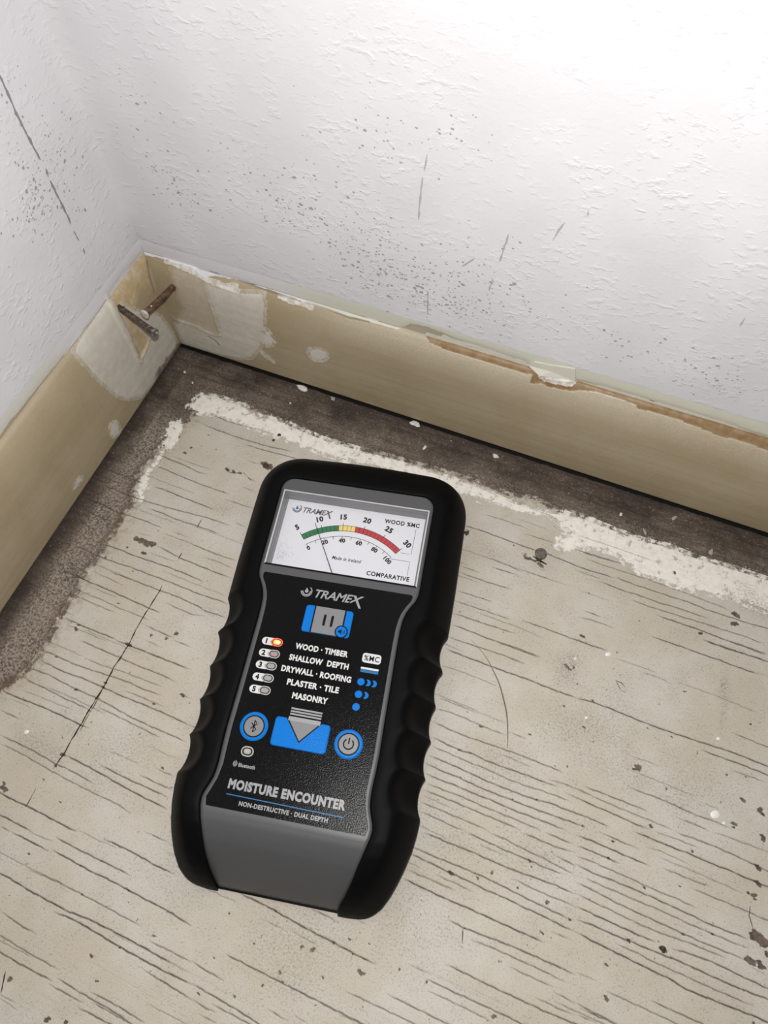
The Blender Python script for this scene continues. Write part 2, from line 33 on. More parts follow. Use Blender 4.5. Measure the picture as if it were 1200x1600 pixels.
BLOBS = [(29.6,-88,0.92,1),(31,-88.1,1.15,1),(32.5,-88.1,1.27,1),(33.9,-88.1,1.38,1),(35.3,-88.1,1.27,1),(36.5,-87.9,1.15,1),(37.7,-87.4,0.81,1),(34.8,-89.1,0.92,1),(35.7,-92.2,0.92,1),(61.3,-41.1,1.84,1),(63.3,-40.9,1.27,1),(48,-48.3,1.04,0.7),(50.7,-48.3,1.04,0.7),(53.4,-48,0.92,0.7),(28.6,-92.5,0.69,0.6),(29.5,-44.7,0.52,1),(28.3,-47.8,0.69,1),(39.3,-41.7,0.29,1),(33.2,-36.7,0.35,1),(22.4,-41.9,0.69,0.7),(266,-131.7,1.44,1),(267.3,-132.2,1.73,1),(268.9,-132.7,1.38,1),(269.8,-132.7,1.15,1),(270.2,-135.3,0.81,1),(266.1,-138.8,1.38,1),(265.2,-138.7,0.69,1),(268.7,-138.3,0.81,1),(269.5,-139.1,0.92,1),(264.2,-113.5,0.98,1),(264.9,-117.8,0.98,1),(264.3,-121.4,0.75,1),(264.7,-122.4,0.52,1),(262.7,-121.5,0.52,1),(264.1,-104.3,0.86,1),(264.2,-105.2,0.58,1),(242.5,-145.4,0.98,1),(232.8,-147.1,0.63,1),(230.4,-163.4,0.81,1),(247,-139.5,0.46,1),(233.9,-131.8,0.46,1),(228.3,-155.4,0.52,1),(244.9,-116.5,0.46,1),(222,-122.9,0.52,1),(222,-128,0.46,1),(254.9,-136.2,0.46,1),(269.3,-153.5,0.46,1),(243.4,-127.4,0.35,1),(223.9,-98.7,1.15,0.8),(223,-99.5,0.69,0.8),(224.5,-98.1,0.69,0.8),(255.3,-103.9,0.92,0.8),(255.3,-105,0.58,0.8),(231.8,-114.3,0.81,0.8),(250.4,-90.3,0.58,0.8),(256.3,-88.6,0.46,0.8),(254.7,-71.5,0.58,0.8),(232.7,-68.8,0.52,0.8),(233.7,-101.6,0.46,0.8),(223.8,-85.3,0.4,0.8),(231.9,-85.1,0.46,0.8),(205,-83.2,0.58,0.8),(261.9,-96.8,1.04,0.8),(262.8,-97.7,0.81,0.8),(256.6,-95.9,0.92,0.8),(243.6,-35.4,1.27,1),(243.7,-38.9,1.15,1),(233.5,-46.7,0.69,1),(220.3,-27.5,0.63,1),(194,-46.5,0.29,1),(213,-49.9,0.35,1),(195.9,-62.8,0.81,1),(145.2,-40.3,0.69,0.8),(145.3,-38.8,0.52,0.8),(163,-38.4,0.4,0.8),(174.6,-42.3,1.73,0.55),(172,-41.6,0.69,0.8),(168.4,-59.9,0.35,0.8),(168.1,-40.7,1.27,0.55),(169.6,-41.5,1.15,0.8),(49.1,-125,0.92,1),(48.2,-125,0.58,1),(48.7,-139.7,0.52,1),(48.7,-141.2,0.58,1),(48.6,-145.6,0.52,1),(48.5,-149.9,0.46,1),(48.5,-155.3,0.46,1),(48.2,-165.5,0.81,1),(48,-169.4,0.52,1),(40.4,-145.5,0.58,1),(27.4,-138.3,0.52,1),(67.9,-139.7,0.58,1),(75.6,-133.4,0.81,1),(35.5,-181.7,0.81,1),(35.5,-180.4,0.63,1),(36.9,-181.9,0.81,1),(37.4,-181.7,0.52,1),(47,-174.5,0.35,1),(55.8,-178.3,0.35,1),(81.3,-156.7,0.52,1),(25.7,-155.3,0.35,1),(28.3,-127,0.81,1),(28.3,-125.4,0.58,1),(54.7,-119,0.58,1),(62.7,-115.1,0.81,1),(60.4,-118,0.58,1),(23.1,-99,0.4,1),(35.3,-65.9,0.35,1),(37.4,-113,0.46,1),(35.7,-100.1,0.35,1),(85.3,-228.9,0.98,0.9),(90.6,-227.5,0.69,0.9),(88.5,-210.7,0.63,0.9),(93.5,-215.5,0.52,0.9),(55.2,-194.8,0.46,0.9),(69.5,-224.9,0.81,0.9),(77.4,-188,0.46,0.9),(72,-191.5,0.4,0.9),(77.2,-198.1,0.46,0.9),(95,-205.7,0.46,0.9),(89.5,-191.7,0.4,0.9),(103,-199.2,0.58,0.9),(163.3,-184.2,1.04,0.7),(164.3,-184.2,0.69,0.7),(145,-185,0.75,0.7),(148.3,-184.4,1.04,0.7),(153.8,-189.5,0.58,0.7),(143.8,-194.9,0.52,0.7),(138.6,-198,0.63,0.7),(141.9,-193.2,0.75,0.7),(157.2,-177.8,0.58,0.7),(163.1,-176.6,0.46,0.7),(122.4,-206.8,0.63,0.7),(132.4,-203.5,0.58,0.7),(122.2,-197.3,0.46,0.7),(153.2,-180.4,0.58,0.7),(159.3,-180.8,0.52,0.7),(133.7,-179.6,0.52,0.7),(131.5,-189.6,0.52,0.7),(121,-185.5,0.52,0.7),(190.3,-145.2,0.69,0.8),(186.8,-148.3,0.58,0.8),(199.9,-137.7,0.63,0.8),(208.1,-146.6,0.75,0.8),(209.1,-154.8,0.58,0.8),(199.8,-166.4,0.52,0.8),(215.5,-148.4,0.52,0.8),(201.1,-139.2,0.4,0.8),(178.7,-150,0.81,0.8),(179.5,-150.2,0.58,0.8),(182.1,-179.1,0.52,0.8),(173.5,-179.2,0.46,0.8),(202.3,-179.7,0.81,0.8),(215.3,-164.4,0.4,0.8),(187.4,-162.3,0.4,0.8),(198.8,-146.2,0.4,0.8),(193.6,-75,0.92,0.7),(194.9,-75.7,0.81,0.7),(196,-74.6,0.81,0.7),(198.8,-79.7,0.46,0.7),(173.1,-105.3,0.75,0.7),(196.7,-88.7,0.58,0.7),(196.8,-120.1,0.58,0.7),(172.4,-122.9,0.46,0.7),(189.8,-122.8,0.46,0.7),(169,-114.9,0.69,0.7),(172.7,-114.6,0.52,0.7),(167.4,-102.5,0.35,0.7),(202.9,-106.8,0.52,0.7),(188.8,-101.7,0.58,0.7),(199.9,-98.9,0.52,0.7),(212.4,-122.2,0.63,0.7),(168,-131.9,0.35,0.7),(204.6,-92.8,0.69,0.7)]
SPOTS = [(205.7,-65.9,0.81),(249.3,-103.5,1.27),(245.9,-80.1,0.58),(252.3,-104.9,0.46),(204.6,-89.6,0.4),(32.8,-163.9,0.75),(195.7,-71.5,0.46),(204.5,-89.5,0.46)]
SMUDGES = [(193.9,-76.1,4.1,5.8,0.6),(194.6,-72.2,2.3,3.2,0.7),(157,-44.4,8.1,4.6,0.35),(39.1,-166.1,8.1,4.1,0.5),(46.2,-157.7,4.6,2.8,0.35),(244.3,-62.9,1.4,3.7,0.75),(246,-69.1,1.2,6.9,0.45),(249.1,-29.2,6.9,3.7,0.6),(245.2,-25.6,4.6,3.7,0.5),(198.5,-96.1,9.2,9.2,0.35),(184.7,-114.7,11.5,9.2,0.3),(209.6,-89.4,13.8,11.5,0.35),(63.8,-161.6,9.2,11.5,0.25),(67.6,-155.7,9.2,6.9,0.3),(144.8,-185.1,13.8,13.8,0.35),(172.5,-163,13.8,13.8,0.25),(61.3,-86.5,5.8,2.8,0.3),(53.9,-65,6.9,2.3,0.35),(240.8,-98.2,13.8,9.2,0.3),(174.7,-141.3,13.8,6.9,0.3),(103.3,-176.3,13.8,13.8,0.25),(197.8,-135.8,13.8,9.2,0.3),(70.3,-103.1,6.9,3.5,0.3),(44,-84.9,5.8,2.3,0.3),(216.8,-100.7,18.4,6.9,0.3)]
BARE = [(7.1,-165.4),(15.5,-155),(20.2,-147.6),(21.8,-137),(20.1,-122.3),(20.2,-119.6),(21.2,-114.7),(19.3,-110.6),(20,-104.3),(20.8,-97.5),(19.9,-93),(20.7,-86),(19.8,-79.9),(21.4,-75.4),(18,-72.1),(15.5,-62.2),(16.8,-57.9),(16.6,-51.6),(19.1,-45.7),(19,-37.1),(22.6,-31.6),(22.9,-23.9),(22.6,-19.5),(28.8,-18.1),(40.8,-18),(48.5,-18.5),(60.8,-19.5),(75.9,-20.9),(92.5,-20.3),(105.8,-19),(119.1,-18.2),(132.2,-17.5),(145.4,-17.5),(154.7,-18.4),(164.3,-16.2),(174.2,-18.2),(179.6,-17),(188.3,-17.3),(195.8,-18.1),(202,-18.5),(209.1,-18.2),(216,-17.4),(226.7,-18.2),(234.7,-17.8),(243.8,-17.4),(251.7,-17.5),(273.6,-16.9)]
WHITE = [[(18.1,-27.9),(19.1,-22.6),(21.2,-19.3),(28.7,-17.8),(41.1,-18.6),(46.8,-20.8),(57.9,-19.6),(67,-20.4),(81.7,-21.3),(92.5,-20.3),(91.5,-27.7),(82,-28.3),(73.3,-27.8),(61.7,-27.4),(50.2,-27.6),(41.1,-27.1),(29.4,-27.6),(22.9,-29.4)],[(92.5,-20.3),(105.8,-19),(119.3,-18.8),(132.4,-18),(145.7,-18.4),(156.4,-19.6),(171.7,-20.1),(170.4,-24.1),(158.2,-25.4),(142.9,-25.5),(130.3,-26.8),(116.4,-25.2),(106.3,-27),(91.5,-27.7)],[(169.5,-20.9),(176.2,-18.3),(187.1,-17.5),(195.8,-18.1),(202,-18.5),(209.1,-18.2),(216,-17.4),(226.7,-18.2),(234.7,-17.8),(243.8,-17.4),(251.7,-17.5),(273.6,-16.9),(275.1,-28.9),(253.7,-30.4),(247.1,-30.5),(242.6,-29.8),(237.1,-30.6),(229.5,-31.8),(223.4,-33.2),(215.9,-32.5),(210.2,-32.9),(205.4,-30.7),(202.5,-30.5),(199.6,-28.1),(191.3,-28.6),(186.1,-31.5),(182,-34.3),(177.5,-33),(178.1,-29.1),(180.8,-25.7),(175.1,-23.1)],[(13.6,-36.1),(18.8,-33),(22.6,-37),(24.7,-43.5),(21.9,-50.5),(21.5,-60.9),(25.3,-74.7),(21.6,-74.7),(18.4,-71.4),(16.4,-61.3),(18.4,-53.1)]]
SK = {'b_patch':[(20.1,45.9),(27.3,43.3),(37.3,44.2),(47.8,46.9),(48.5,42.2),(46.8,31.7),(42.2,16.6),(35.7,6.3),(29.9,3.2),(23.4,1.8),(11,-1),(1.1,0.4),(0.3,13),(4.1,16.7),(11.2,16.7),(20.5,14.4),(23.8,16.4),(24,23.8),(24.1,33.4),(23.4,36.4),(22.7,43.5)],'b_beige':[(8,45),(11.8,46.4),(20.1,45.9),(22.7,43.5),(23.4,36.4),(24,23.8),(23.8,16.4),(20.5,14.4),(11.2,16.7),(4.1,16.7),(9.5,26.1),(8.6,31.1),(9.3,36.9)],'b_orange':[],'b_pale':[[(46.9,31.8),(49.4,24.8),(48.4,19.3),(42.3,17.3)],[(41.8,14.5),(47,8.6),(45.4,7.9),(40.8,12)],[(64.1,24.8),(69,27.6),(73.4,26.6),(71.6,21.1),(66.2,18),(63.8,20)]],'b_grey':[(102.8,51.5),(105.2,52.9),(112.9,53.6),(117.6,52.2),(120.6,51),(123,50.4),(118.2,47.5),(112.4,46.9),(106.9,47.1),(104.2,48.1)],'b_brown':[[(111.8,48.8),(118.9,49.9),(126,50.2),(128.3,50.5),(132.9,50),(139.9,49.6),(146.7,49.7),(149.8,48.2),(151.9,47.1),(148.6,46.7),(140.6,46.6),(129.1,46.6),(119.7,46.5),(113.5,47.2)],[(151.4,46.7),(153.9,46),(154.7,45.1),(158.2,45),(163.4,46.1),(165.2,47.2),(165.7,45.9),(163.2,45.1),(157.2,44.3),(153.7,44.6),(151.2,43.5)],[(165,48),(170.3,48.5),(177.2,49.2),(183.2,49),(188.5,49.2),(186.9,47.5),(184.2,47.4),(178.7,47.7),(171.7,47.5),(165.6,46.2)],[(188,47.3),(194.8,49.1),(198,48.9),(205.3,49),(211.6,48.4),(217.8,48.2),(228,47.9),(234,47.7),(235.2,44.9),(229.1,45.1),(221.2,45.9),(213.9,45.1),(206.3,46.1),(198.9,46.5),(191.5,46.4),(187.3,46.2)]],'b_flake':[(148.1,49.7),(149.9,52.3),(155.1,53),(163.5,54.5),(164.8,48.5),(159,47.6),(152.9,46.4)],'b_white':[(152.9,46.4),(159,47.6),(164.4,48.2),(163.6,46.4),(159,45.9),(154.9,45.4)],'b_whitetop':[[(6,47.7),(8.6,48.2),(14.2,48),(18.5,47.7),(20.1,46.3),(21.4,45.5),(27.4,45.4),(31.5,44.9),(34.6,45.9),(36.4,46.4),(37.4,44.2),(31.9,43.9),(26,44.4),(19.6,45.8),(13.1,46.7),(8.8,47.5),(6.1,47.1)],[(53.9,46.9),(58.3,46.8),(62.6,47),(66.9,46.8),(67,46.2),(62.7,46.5),(58.4,46.2)]],'l_patch':[(-46.8,47.9),(-47.2,43.8),(-46.4,32.3),(-43.8,21.9),(-41.7,14.4),(-37.8,8),(-31.4,2),(-26.7,1.2),(-20.5,-1),(-14.7,-1),(-5.4,-1),(-1.4,2.9),(-2.3,12.6),(-5.1,25.7),(-14.1,34.9),(-17.8,42.9),(-20.2,49.8),(-28.7,49),(-36,48.7)],'l_orange':[(1.3,50.5),(-0.3,45.8),(-2.6,36.2),(-7.8,42.1),(-15.3,38.3),(-17.8,42.9),(-22.3,42.9),(-21.1,49.6),(-13.1,50.5),(-6.3,49.4)],'l_tri':[(-21.1,49.6),(-22.3,42.9),(-18.9,41.8),(-15.2,20.1),(-24.7,17)],'l_pale':[[(-51.6,10.1),(-48.2,8),(-48.6,3.1),(-50.5,0.1),(-54.1,3.5),(-54,7.9)],[(-80.9,6.1),(-77,7.8),(-74,5.8),(-76,4.2),(-79.7,5.3)]],'ridges':{'l':[[(-21.8,49.1),(-24.4,42.3),(-25.2,33.5),(-25.1,25.3),(-25.2,18.7)],[(-20.8,49.5),(-23.2,40.6),(-23.9,29.7),(-24.5,17.2)],[(-24.6,17.1),(-20.5,18.2),(-15.2,20.1)]],'b':[[(1.5,16.7),(4.1,16.7),(11.2,16.7),(15.8,15.3),(20.5,14.1),(23.4,15.9)],[(23.5,34.9),(23.3,28.4),(22.9,21.4),(23.5,16.2)],[(47.8,46.9),(48.5,42.2),(46.8,31.7)]]},'bcrack':[(1,[(16.9,12.2),(19.6,10.6),(21,8.6)]),(0.5,[(19.5,48.4),(27.8,48.2),(35.8,48.5),(42.6,48.1),(49.4,47.5),(56,47.5),(62.5,47.3)]),(0.5,[(65,47.5),(74.3,47.3),(82,46.6),(89.4,47.2)])],'lcrack':[(0.6,[(1.9,47.6),(-0.2,44.7),(-1.7,40.2),(-2.1,36.8),(-2.6,33.9)])]}
WL_MARKS = [[(-19.8,131.9),(-19.8,130.2),(-20,125.4),(-20.5,120.1),(-20.5,113.2),(-20.3,105.2)],[(-19.8,102),(-20.5,99.4)],[(-20.5,98.3),(-20.6,94.1),(-20.6,88.6),(-20.7,83.6),(-21,81.9)],[(-21.1,79.1),(-21.1,75.1)],[(-21,71.8),(-21.3,69.6)]]
WB_MARKS = [[(109.5,119.3),(108.7,114)],[(108.3,112.1),(107.6,102.6),(107.3,97.2)],[(134.4,100.3),(132.9,89.4)],[(131.6,82.2),(130.9,76.9)],[(148.9,108.7),(147.9,105.9),(146.8,101.9)],[(111,69.9),(111.1,58.6)],[(125.4,88.3),(121.6,83.6)],[(202.4,93.8),(202.2,90.5)],[(154.2,114),(154.4,112.2)]]
WB_CL = [(106.7,74.9,23.7,12.1,230),(93.4,75.8,15.5,12.1,110),(118,67.7,15.3,6.1,110),(87.4,86.8,15,12.4,70),(19.7,111.2,6.5,12.6,16),(13.6,89.8,4.3,14.9,26),(24.8,79.3,6.8,5.7,32),(18,83.7,4.9,7.6,20),(63.1,86.8,12.2,8.5,60),(62.4,96.2,25.5,14,70),(165.8,72,17.9,8.4,50),(196.3,68.7,19.1,7.2,50),(208.5,66.6,9.5,7.4,24),(133.5,84.4,12,12.7,40),(100.7,119,21.8,9.6,40),(114.8,128,10.3,5.3,14)]
WL_CL = [(-27.5,97,7.8,5.6,80),(-14.3,103.1,8.6,8.2,45),(-26.9,116,4.8,8.4,22),(-6.5,106.4,11.7,9,22),(-17.4,86.7,9.3,10,22),(-35,96,10.9,7.5,30),(-16.8,126.6,4.8,4.8,8)]
NAILS = [((0,-21,43.7),(15.7,-24.8,41.3)),((7.6,0,37.7),(5.5,-17.3,39.3))]
FNAIL = [(173.6,-40.3),(173.2,-40.4,5.5)]
HAIR = [(160.4,-78.5),(163.6,-80.1),(167.4,-82.5),(170.7,-85.7),(174.2,-89.3),(177,-93.5),(179.5,-97.6),(181.3,-101.9),(182.5,-105.4),(183.5,-108.8)]
CRUMBS = [(145.2,-40.1),(61.5,-41.4),(59,-29.5),(60.1,-26.4),(242.4,-145.4),(33.3,-88.6)]
CHIPS = [(58.6,-1.3),(73.1,-2),(109.5,-0.5),(117.1,-10.7),(144.8,-4.1),(215.6,-5.4),(206.4,-15),(230.8,-14.4),(196.6,-11.4),(8.4,-12.4),(14.2,-16),(57.6,-10.5),(10,-14.7)]
rng = np.random.default_rng(7); random.seed(7)
# ================================================================ helpers
def nrgb(r, g, b): # sRGB 0-255 -> linear
    f = lambda c: (c/255/12.92) if c/255 <= .04045 else ((c/255+.055)/1.055)**2.4
    return (f(r), f(g), f(b), 1)
class NT:
    def __init__(s, name):
        s.m = bpy.data.materials.new(name); s.m.use_nodes = True
        s.t = s.m.node_tree; s.b = s.t.nodes['Principled BSDF']
    def n(s, typ, **kw):
        x = s.t.nodes.new('ShaderNode' + typ)
        for k, v in kw.items():
            if k in ('blend_type','data_type','operation','noise_dimensions','attribute_name','feature','distribution','clamp','use_clamp','wave_type','interpolation_type','clamp_factor'): setattr(x, k, v)
        return x
    def l(s, a, b): s.t.links.new(a, b)
    def attr(s, name):
        x = s.n('Attribute', attribute_name=name); return x.outputs['Fac']
    def pos(s, sx=1, sy=1, sz=1):
        g = s.n('TexCoord'); m = s.n('Mapping'); s.l(g.outputs['Object'], m.inputs['Vector'])
        m.inputs['Scale'].default_value = (sx, sy, sz); return m.outputs[0]
    def noise(s, scale, detail=4, rough=.55, vec=None, dist=0):
        x = s.n('TexNoise'); x.inputs['Scale'].default_value = scale; x.inputs['Detail'].default_value = detail
        x.inputs['Roughness'].default_value = rough; x.inputs['Distortion'].default_value = dist
        s.l(vec if vec is not None else s.pos(), x.inputs['Vector']); return x.outputs['Fac']
    def ramp(s, fac, lo, hi, a=0, b=1):   # smooth map range
        x = s.n('MapRange'); x.interpolation_type = 'SMOOTHSTEP'
        x.inputs[1].default_value = lo; x.inputs[2].default_value = hi; x.inputs[3].default_value = a; x.inputs[4].default_value = b
        s.l(fac, x.inputs[0]); return x.outputs[0]
    def math(s, op, a, b=0.0, clamp=False):
        x = s.n('Math', operation=op); x.use_clamp = clamp
        for i, v in enumerate((a, b)):
            if isinstance(v, (int, float)): x.inputs[i].default_value = v
            else: s.l(v, x.inputs[i])
        return x.outputs[0]
    def mix(s, fac, a, b):
        x = s.n('Mix', data_type='RGBA', blend_type='MIX')
        for i, v in ((0, fac), (6, a), (7, b)):
            if isinstance(v, (int, float)): x.inputs[i].default_value = v
            elif isinstance(v, tuple): x.inputs[i].default_value = v
            else: s.l(v, x.inputs[i])
        return x.outputs[2]
    def bump(s, h, strength=1, dist=.001, prev=None):
        x = s.n('Bump'); x.inputs['Strength'].default_value = strength; x.inputs['Distance'].default_value = dist
        s.l(h, x.inputs['Height'])
        if prev is not None: s.l(prev, x.inputs['Normal'])
        return x.outputs[0]
    def out(s, col, rough=.6, normal=None, spec=.5):
        if isinstance(col, tuple): s.b.inputs['Base Color'].default_value = col
        else: s.l(col, s.b.inputs['Base Color'])
        if isinstance(rough, (int, float)): s.b.inputs['Roughness'].default_value = rough
        else: s.l(rough, s.b.inputs['Roughness'])
        s.b.inputs['Specular IOR Level'].default_value = spec
        if normal is not None: s.l(normal, s.b.inputs['Normal'])
        return s.m
def link(name, me, mat, parent=None, smooth=False):
    if mat is not None: me.materials.append(mat)
    if smooth: me.polygons.foreach_set('use_smooth', [True]*len(me.polygons))
    o = bpy.data.objects.new(name, me); SC.collection.objects.link(o)
    if parent is not None: o.parent = parent
    return o
def from_py(name, vs, fs, mat, parent=None, smooth=False, scale=MM):
    me = bpy.data.meshes.new(name)
    me.from_pydata([tuple(c*scale for c in v) for v in vs], [], fs); me.update()
    return link(name, me, mat, parent, smooth)
def from_bm(name, bm, mat, parent=None, smooth=False):
    me = bpy.data.meshes.new(name); bm.normal_update(); bm.to_mesh(me); bm.free()
    return link(name, me, mat, parent, smooth)
def grid_mesh(name, P, mat, parent=None, smooth=True, attrs=None):
    """P: (rows, cols, 3) array in mm -> one grid mesh, with point attributes"""
    R_, C_ = P.shape[:2]
    me = bpy.data.meshes.new(name); nv = R_*C_
    me.vertices.add(nv); me.vertices.foreach_set('co', (P.reshape(-1, 3)*MM).astype(np.float32).ravel())
    idx = np.arange(nv).reshape(R_, C_)
    q = np.stack([idx[:-1, :-1], idx[:-1, 1:], idx[1:, 1:], idx[1:, :-1]], -1).reshape(-1, 4)
    nf = len(q); me.loops.add(nf*4); me.loops.foreach_set('vertex_index', q.ravel().astype(np.int32))
    me.polygons.add(nf); me.polygons.foreach_set('loop_start', np.arange(0, nf*4, 4, dtype=np.int32))
    me.update(calc_edges=True); me.validate()
    for k, v in (attrs or {}).items():
        a = me.attributes.new(k, 'FLOAT', 'POINT'); a.data.foreach_set('value', v.astype(np.float32).ravel())
    if smooth: me.polygons.foreach_set('use_smooth', np.ones(nf, dtype=bool))
    return link(name, me, mat, parent)
def sdf(poly, X, Y, far=12.0):
    """signed distance (mm) to a polygon, positive inside, clipped"""
    shp = X.shape; X = X.ravel(); Y = Y.ravel(); out = np.full(X.shape, -far)
    pa = np.array(poly, float); lo = pa.min(0)-far; hi = pa.max(0)+far
    m = np.where((X > lo[0]) & (X < hi[0]) & (Y > lo[1]) & (Y < hi[1]))[0]
    if len(m) == 0: return out.reshape(shp)
    x = X[m]; y = Y[m]; d = np.full(len(m), 1e9); ins = np.zeros(len(m), bool)
    for (x0, y0), (x1, y1) in zip(pa, np.roll(pa, -1, 0)):
        dx, dy = x1-x0, y1-y0; L = dx*dx+dy*dy+1e-12
        t = np.clip(((x-x0)*dx+(y-y0)*dy)/L, 0, 1)
        d = np.minimum(d, (x-x0-t*dx)**2+(y-y0-t*dy)**2)
        c = (y0 > y) != (y1 > y)
        if dy != 0: ins ^= c & (x < dx*(y-y0)/dy+x0)
    d = np.sqrt(d); out[m] = np.clip(np.where(ins, d, -d), -far, far); return out.reshape(shp)
def line_field(poly, X, Y, r):
    """1 on the polyline falling to 0 at distance r (mm)"""
    pa = np.array(poly, float); d = np.full(X.shape, 1e9)
    for (x0, y0), (x1, y1) in zip(pa[:-1], pa[1:]):
        dx, dy = x1-x0, y1-y0; L = dx*dx+dy*dy+1e-12
        t = np.clip(((X-x0)*dx+(Y-y0)*dy)/L, 0, 1)
        d = np.minimum(d, (X-x0-t*dx)**2+(Y-y0-t*dy)**2)
    return np.clip(1-np.sqrt(d)/r, 0, 1)
def wob(a, seed, n=6, f=.25):
    r = np.random.default_rng(seed); s = np.zeros_like(a)
    for i in range(n): s += np.sin(a*f*(1.55**i)+r.uniform(0, 6.28))/(1.3**i)
    return s/n*2
def structure(o): o['kind'] = 'structure'; return o
def thing(o, label, cat, group=None):
    o['label'] = label; o['category'] = cat
    if group: o['group'] = group
    return o
# ================================================================ materials of the setting
def mat_floor():
    t = NT('worn_painted_floor'); P = t.pos()
    n1 = t.noise(35, 5, .6, P); n2 = t.noise(420, 5, .65, P); n3 = t.noise(1500, 3, .7, P); n4 = t.noise(110, 4, .6, P)
    G = t.pos(14, 420, 100); ng = t.noise(1.0, 5, .65, G, .4)
    G2 = t.pos(45, 1500, 100); ng2 = t.noise(1.0, 3, .6, G2)
    paint = t.mix(t.ramp(n1, .35, .65), (.475, .425, .345, 1), (.53, .495, .435, 1))
    paint = t.mix(t.ramp(n4, .45, .75, 0, .45), paint, (.43, .395, .34, 1))
    paint = t.mix(t.ramp(n2, .52, .8, 0, .35), paint, (.36, .31, .25, 1))
    # faint grain and dirt specks
    paint = t.mix(t.ramp(ng, .66, .73, 0, .28), paint, (.24, .20, .16, 1))
    paint = t.mix(t.ramp(ng2, .62, .76, 0, .22), paint, (.30, .26, .21, 1))
    sp = t.math('MULTIPLY', t.ramp(n3, .545, .655), t.ramp(n4, .36, .62, .30, 1))
    paint = t.mix(t.math('MULTIPLY', sp, .60), paint, (.20, .165, .13, 1))
    n6 = t.noise(650, 2, .5, P); sp2 = t.ramp(n6, .715, .745)
    paint = t.mix(t.math('MULTIPLY', sp2, .8), paint, (.13, .095, .07, 1))
    n7 = t.noise(3200, 2, .6, P); paint = t.mix(t.ramp(n7, .42, .70, 0, .34), paint, (.27, .235, .19, 1))
    paint = t.mix(t.ramp(n7, .42, .28, 0, .30), paint, (.66, .625, .56, 1))
    # bare, dirty wood along the walls
    nb = t.noise(60, 6, .7, P); nbf = t.noise(900, 4, .7, P); nbg = t.noise(1.0, 5, .7, t.pos(30, 500, 60))
    wood = t.mix(t.ramp(nb, .35, .65), (.042, .029, .021, 1), (.125, .095, .072, 1))
    wood = t.mix(t.ramp(nbg, .42, .62, 0, .65), wood, (.030, .020, .015, 1))
    wood = t.mix(t.math('MULTIPLY', t.ramp(nbf, .54, .70, 0, .70), t.ramp(nb, .38, .62, .25, 1)), wood, (.30, .26, .215, 1))
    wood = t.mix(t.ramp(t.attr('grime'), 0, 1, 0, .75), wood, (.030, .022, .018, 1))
    dn = t.noise(1100, 4, .75, P)
    wood = t.mix(t.math('MULTIPLY', t.attr('dust'), t.ramp(dn, .40, .60, .10, .85)), wood, (.36, .305, .25, 1))
    bd = t.math('MULTIPLY', t.ramp(t.attr('bare'), .3, 3.2, .75, 0), t.math('MULTIPLY', t.attr('dust'), t.ramp(nb, .36, .56)))
    wood = t.mix(bd, wood, (.075, .045, .028, 1))
    n5 = t.noise(2400, 2, .5, P)
    wood = t.mix(t.ramp(n5, .70, .74, 0, .8), wood, (.62, .58, .53, 1))
    e = t.math('ADD', t.math('MULTIPLY', t.math('SUBTRACT', t.noise(260, 6, .75, P), .5), 9.0), t.attr('bare'))
    fb = t.ramp(e, -.9, .5)
    fb2 = t.math('MULTIPLY', t.ramp(e, -6.5, -.6, 0, .55), t.ramp(n2, .40, .62))     # grubby margin of the paint
    col = t.mix(fb2, paint, (.25, .195, .145, 1))
    col = t.mix(fb, col, wood)
    # white filler and chalky paint
    nw = t.math('ADD', t.math('MULTIPLY', t.math('SUBTRACT', t.noise(330, 6, .75, P), .5), 9.0), t.attr('white'))
    fw = t.math('MULTIPLY', t.ramp(nw, -.5, .35), t.ramp(t.noise(300, 5, .7, P), .34, .45))
    wc = t.mix(t.ramp(n2, .4, .7), (.80, .76, .70, 1), (.70, .66, .60, 1))
    wc = t.mix(t.math('MULTIPLY', sp2, .7), wc, (.2, .17, .15, 1))
    col = t.mix(t.math('MULTIPLY', fw, .95), col, wc)
    # stains and cracks
    es = t.math('ADD', t.attr('stain'), t.math('MULTIPLY', t.math('SUBTRACT', n3, .5), .55))
    col = t.mix(t.ramp(es, .30, .55, 0, .88), col, t.mix(t.ramp(n2, .4, .6), (.022, .013, .009, 1), (.105, .060, .036, 1)))
    col = t.mix(t.math('MULTIPLY', t.attr('smudge'), t.ramp(n3, .40, .62)), col, (.17, .145, .12, 1))
    col = t.mix(t.attr('crack'), col, (.050, .036, .028, 1))
    col = t.mix(t.attr('joint'), col, (.006, .005, .004, 1))
    h = t.math('ADD', t.math('MULTIPLY', n2, .5), t.math('MULTIPLY', n3, .35))
    h = t.math('ADD', h, t.math('MULTIPLY', fw, .6)); h = t.math('SUBTRACT', h, t.math('MULTIPLY', fb, .5))
    h = t.math('SUBTRACT', h, t.ramp(ng, .60, .70, 0, .35))
    return t.out(col, .62, t.bump(h, .7, .00022), .35)
def mat_wall():
    t = NT('rough_white_plaster'); P = t.pos()
    a = t.noise(330, 3, .5, t.pos(1, 1, 1.7), .3); b = t.noise(85, 3, .5, P); c_ = t.noise(900, 2, .5, P)
    col = t.mix(t.ramp(t.noise(30, 3, .5, P), .35, .65), (.635, .628, .648, 1), (.675, .668, .688, 1))
    cr = t.attr('cream'); col = t.mix(cr, col, (.60, .59, .51, 1))
    h = t.math('ADD', t.math('MULTIPLY', t.ramp(a, .50, .74), t.ramp(t.noise(60, 3, .5, P), .35, .62, .15, 1)), t.math('MULTIPLY', b, .9)); h = t.math('ADD', h, t.math('MULTIPLY', c_, .18))
    return t.out(col, .55, t.bump(h, .42, .00040), .3)
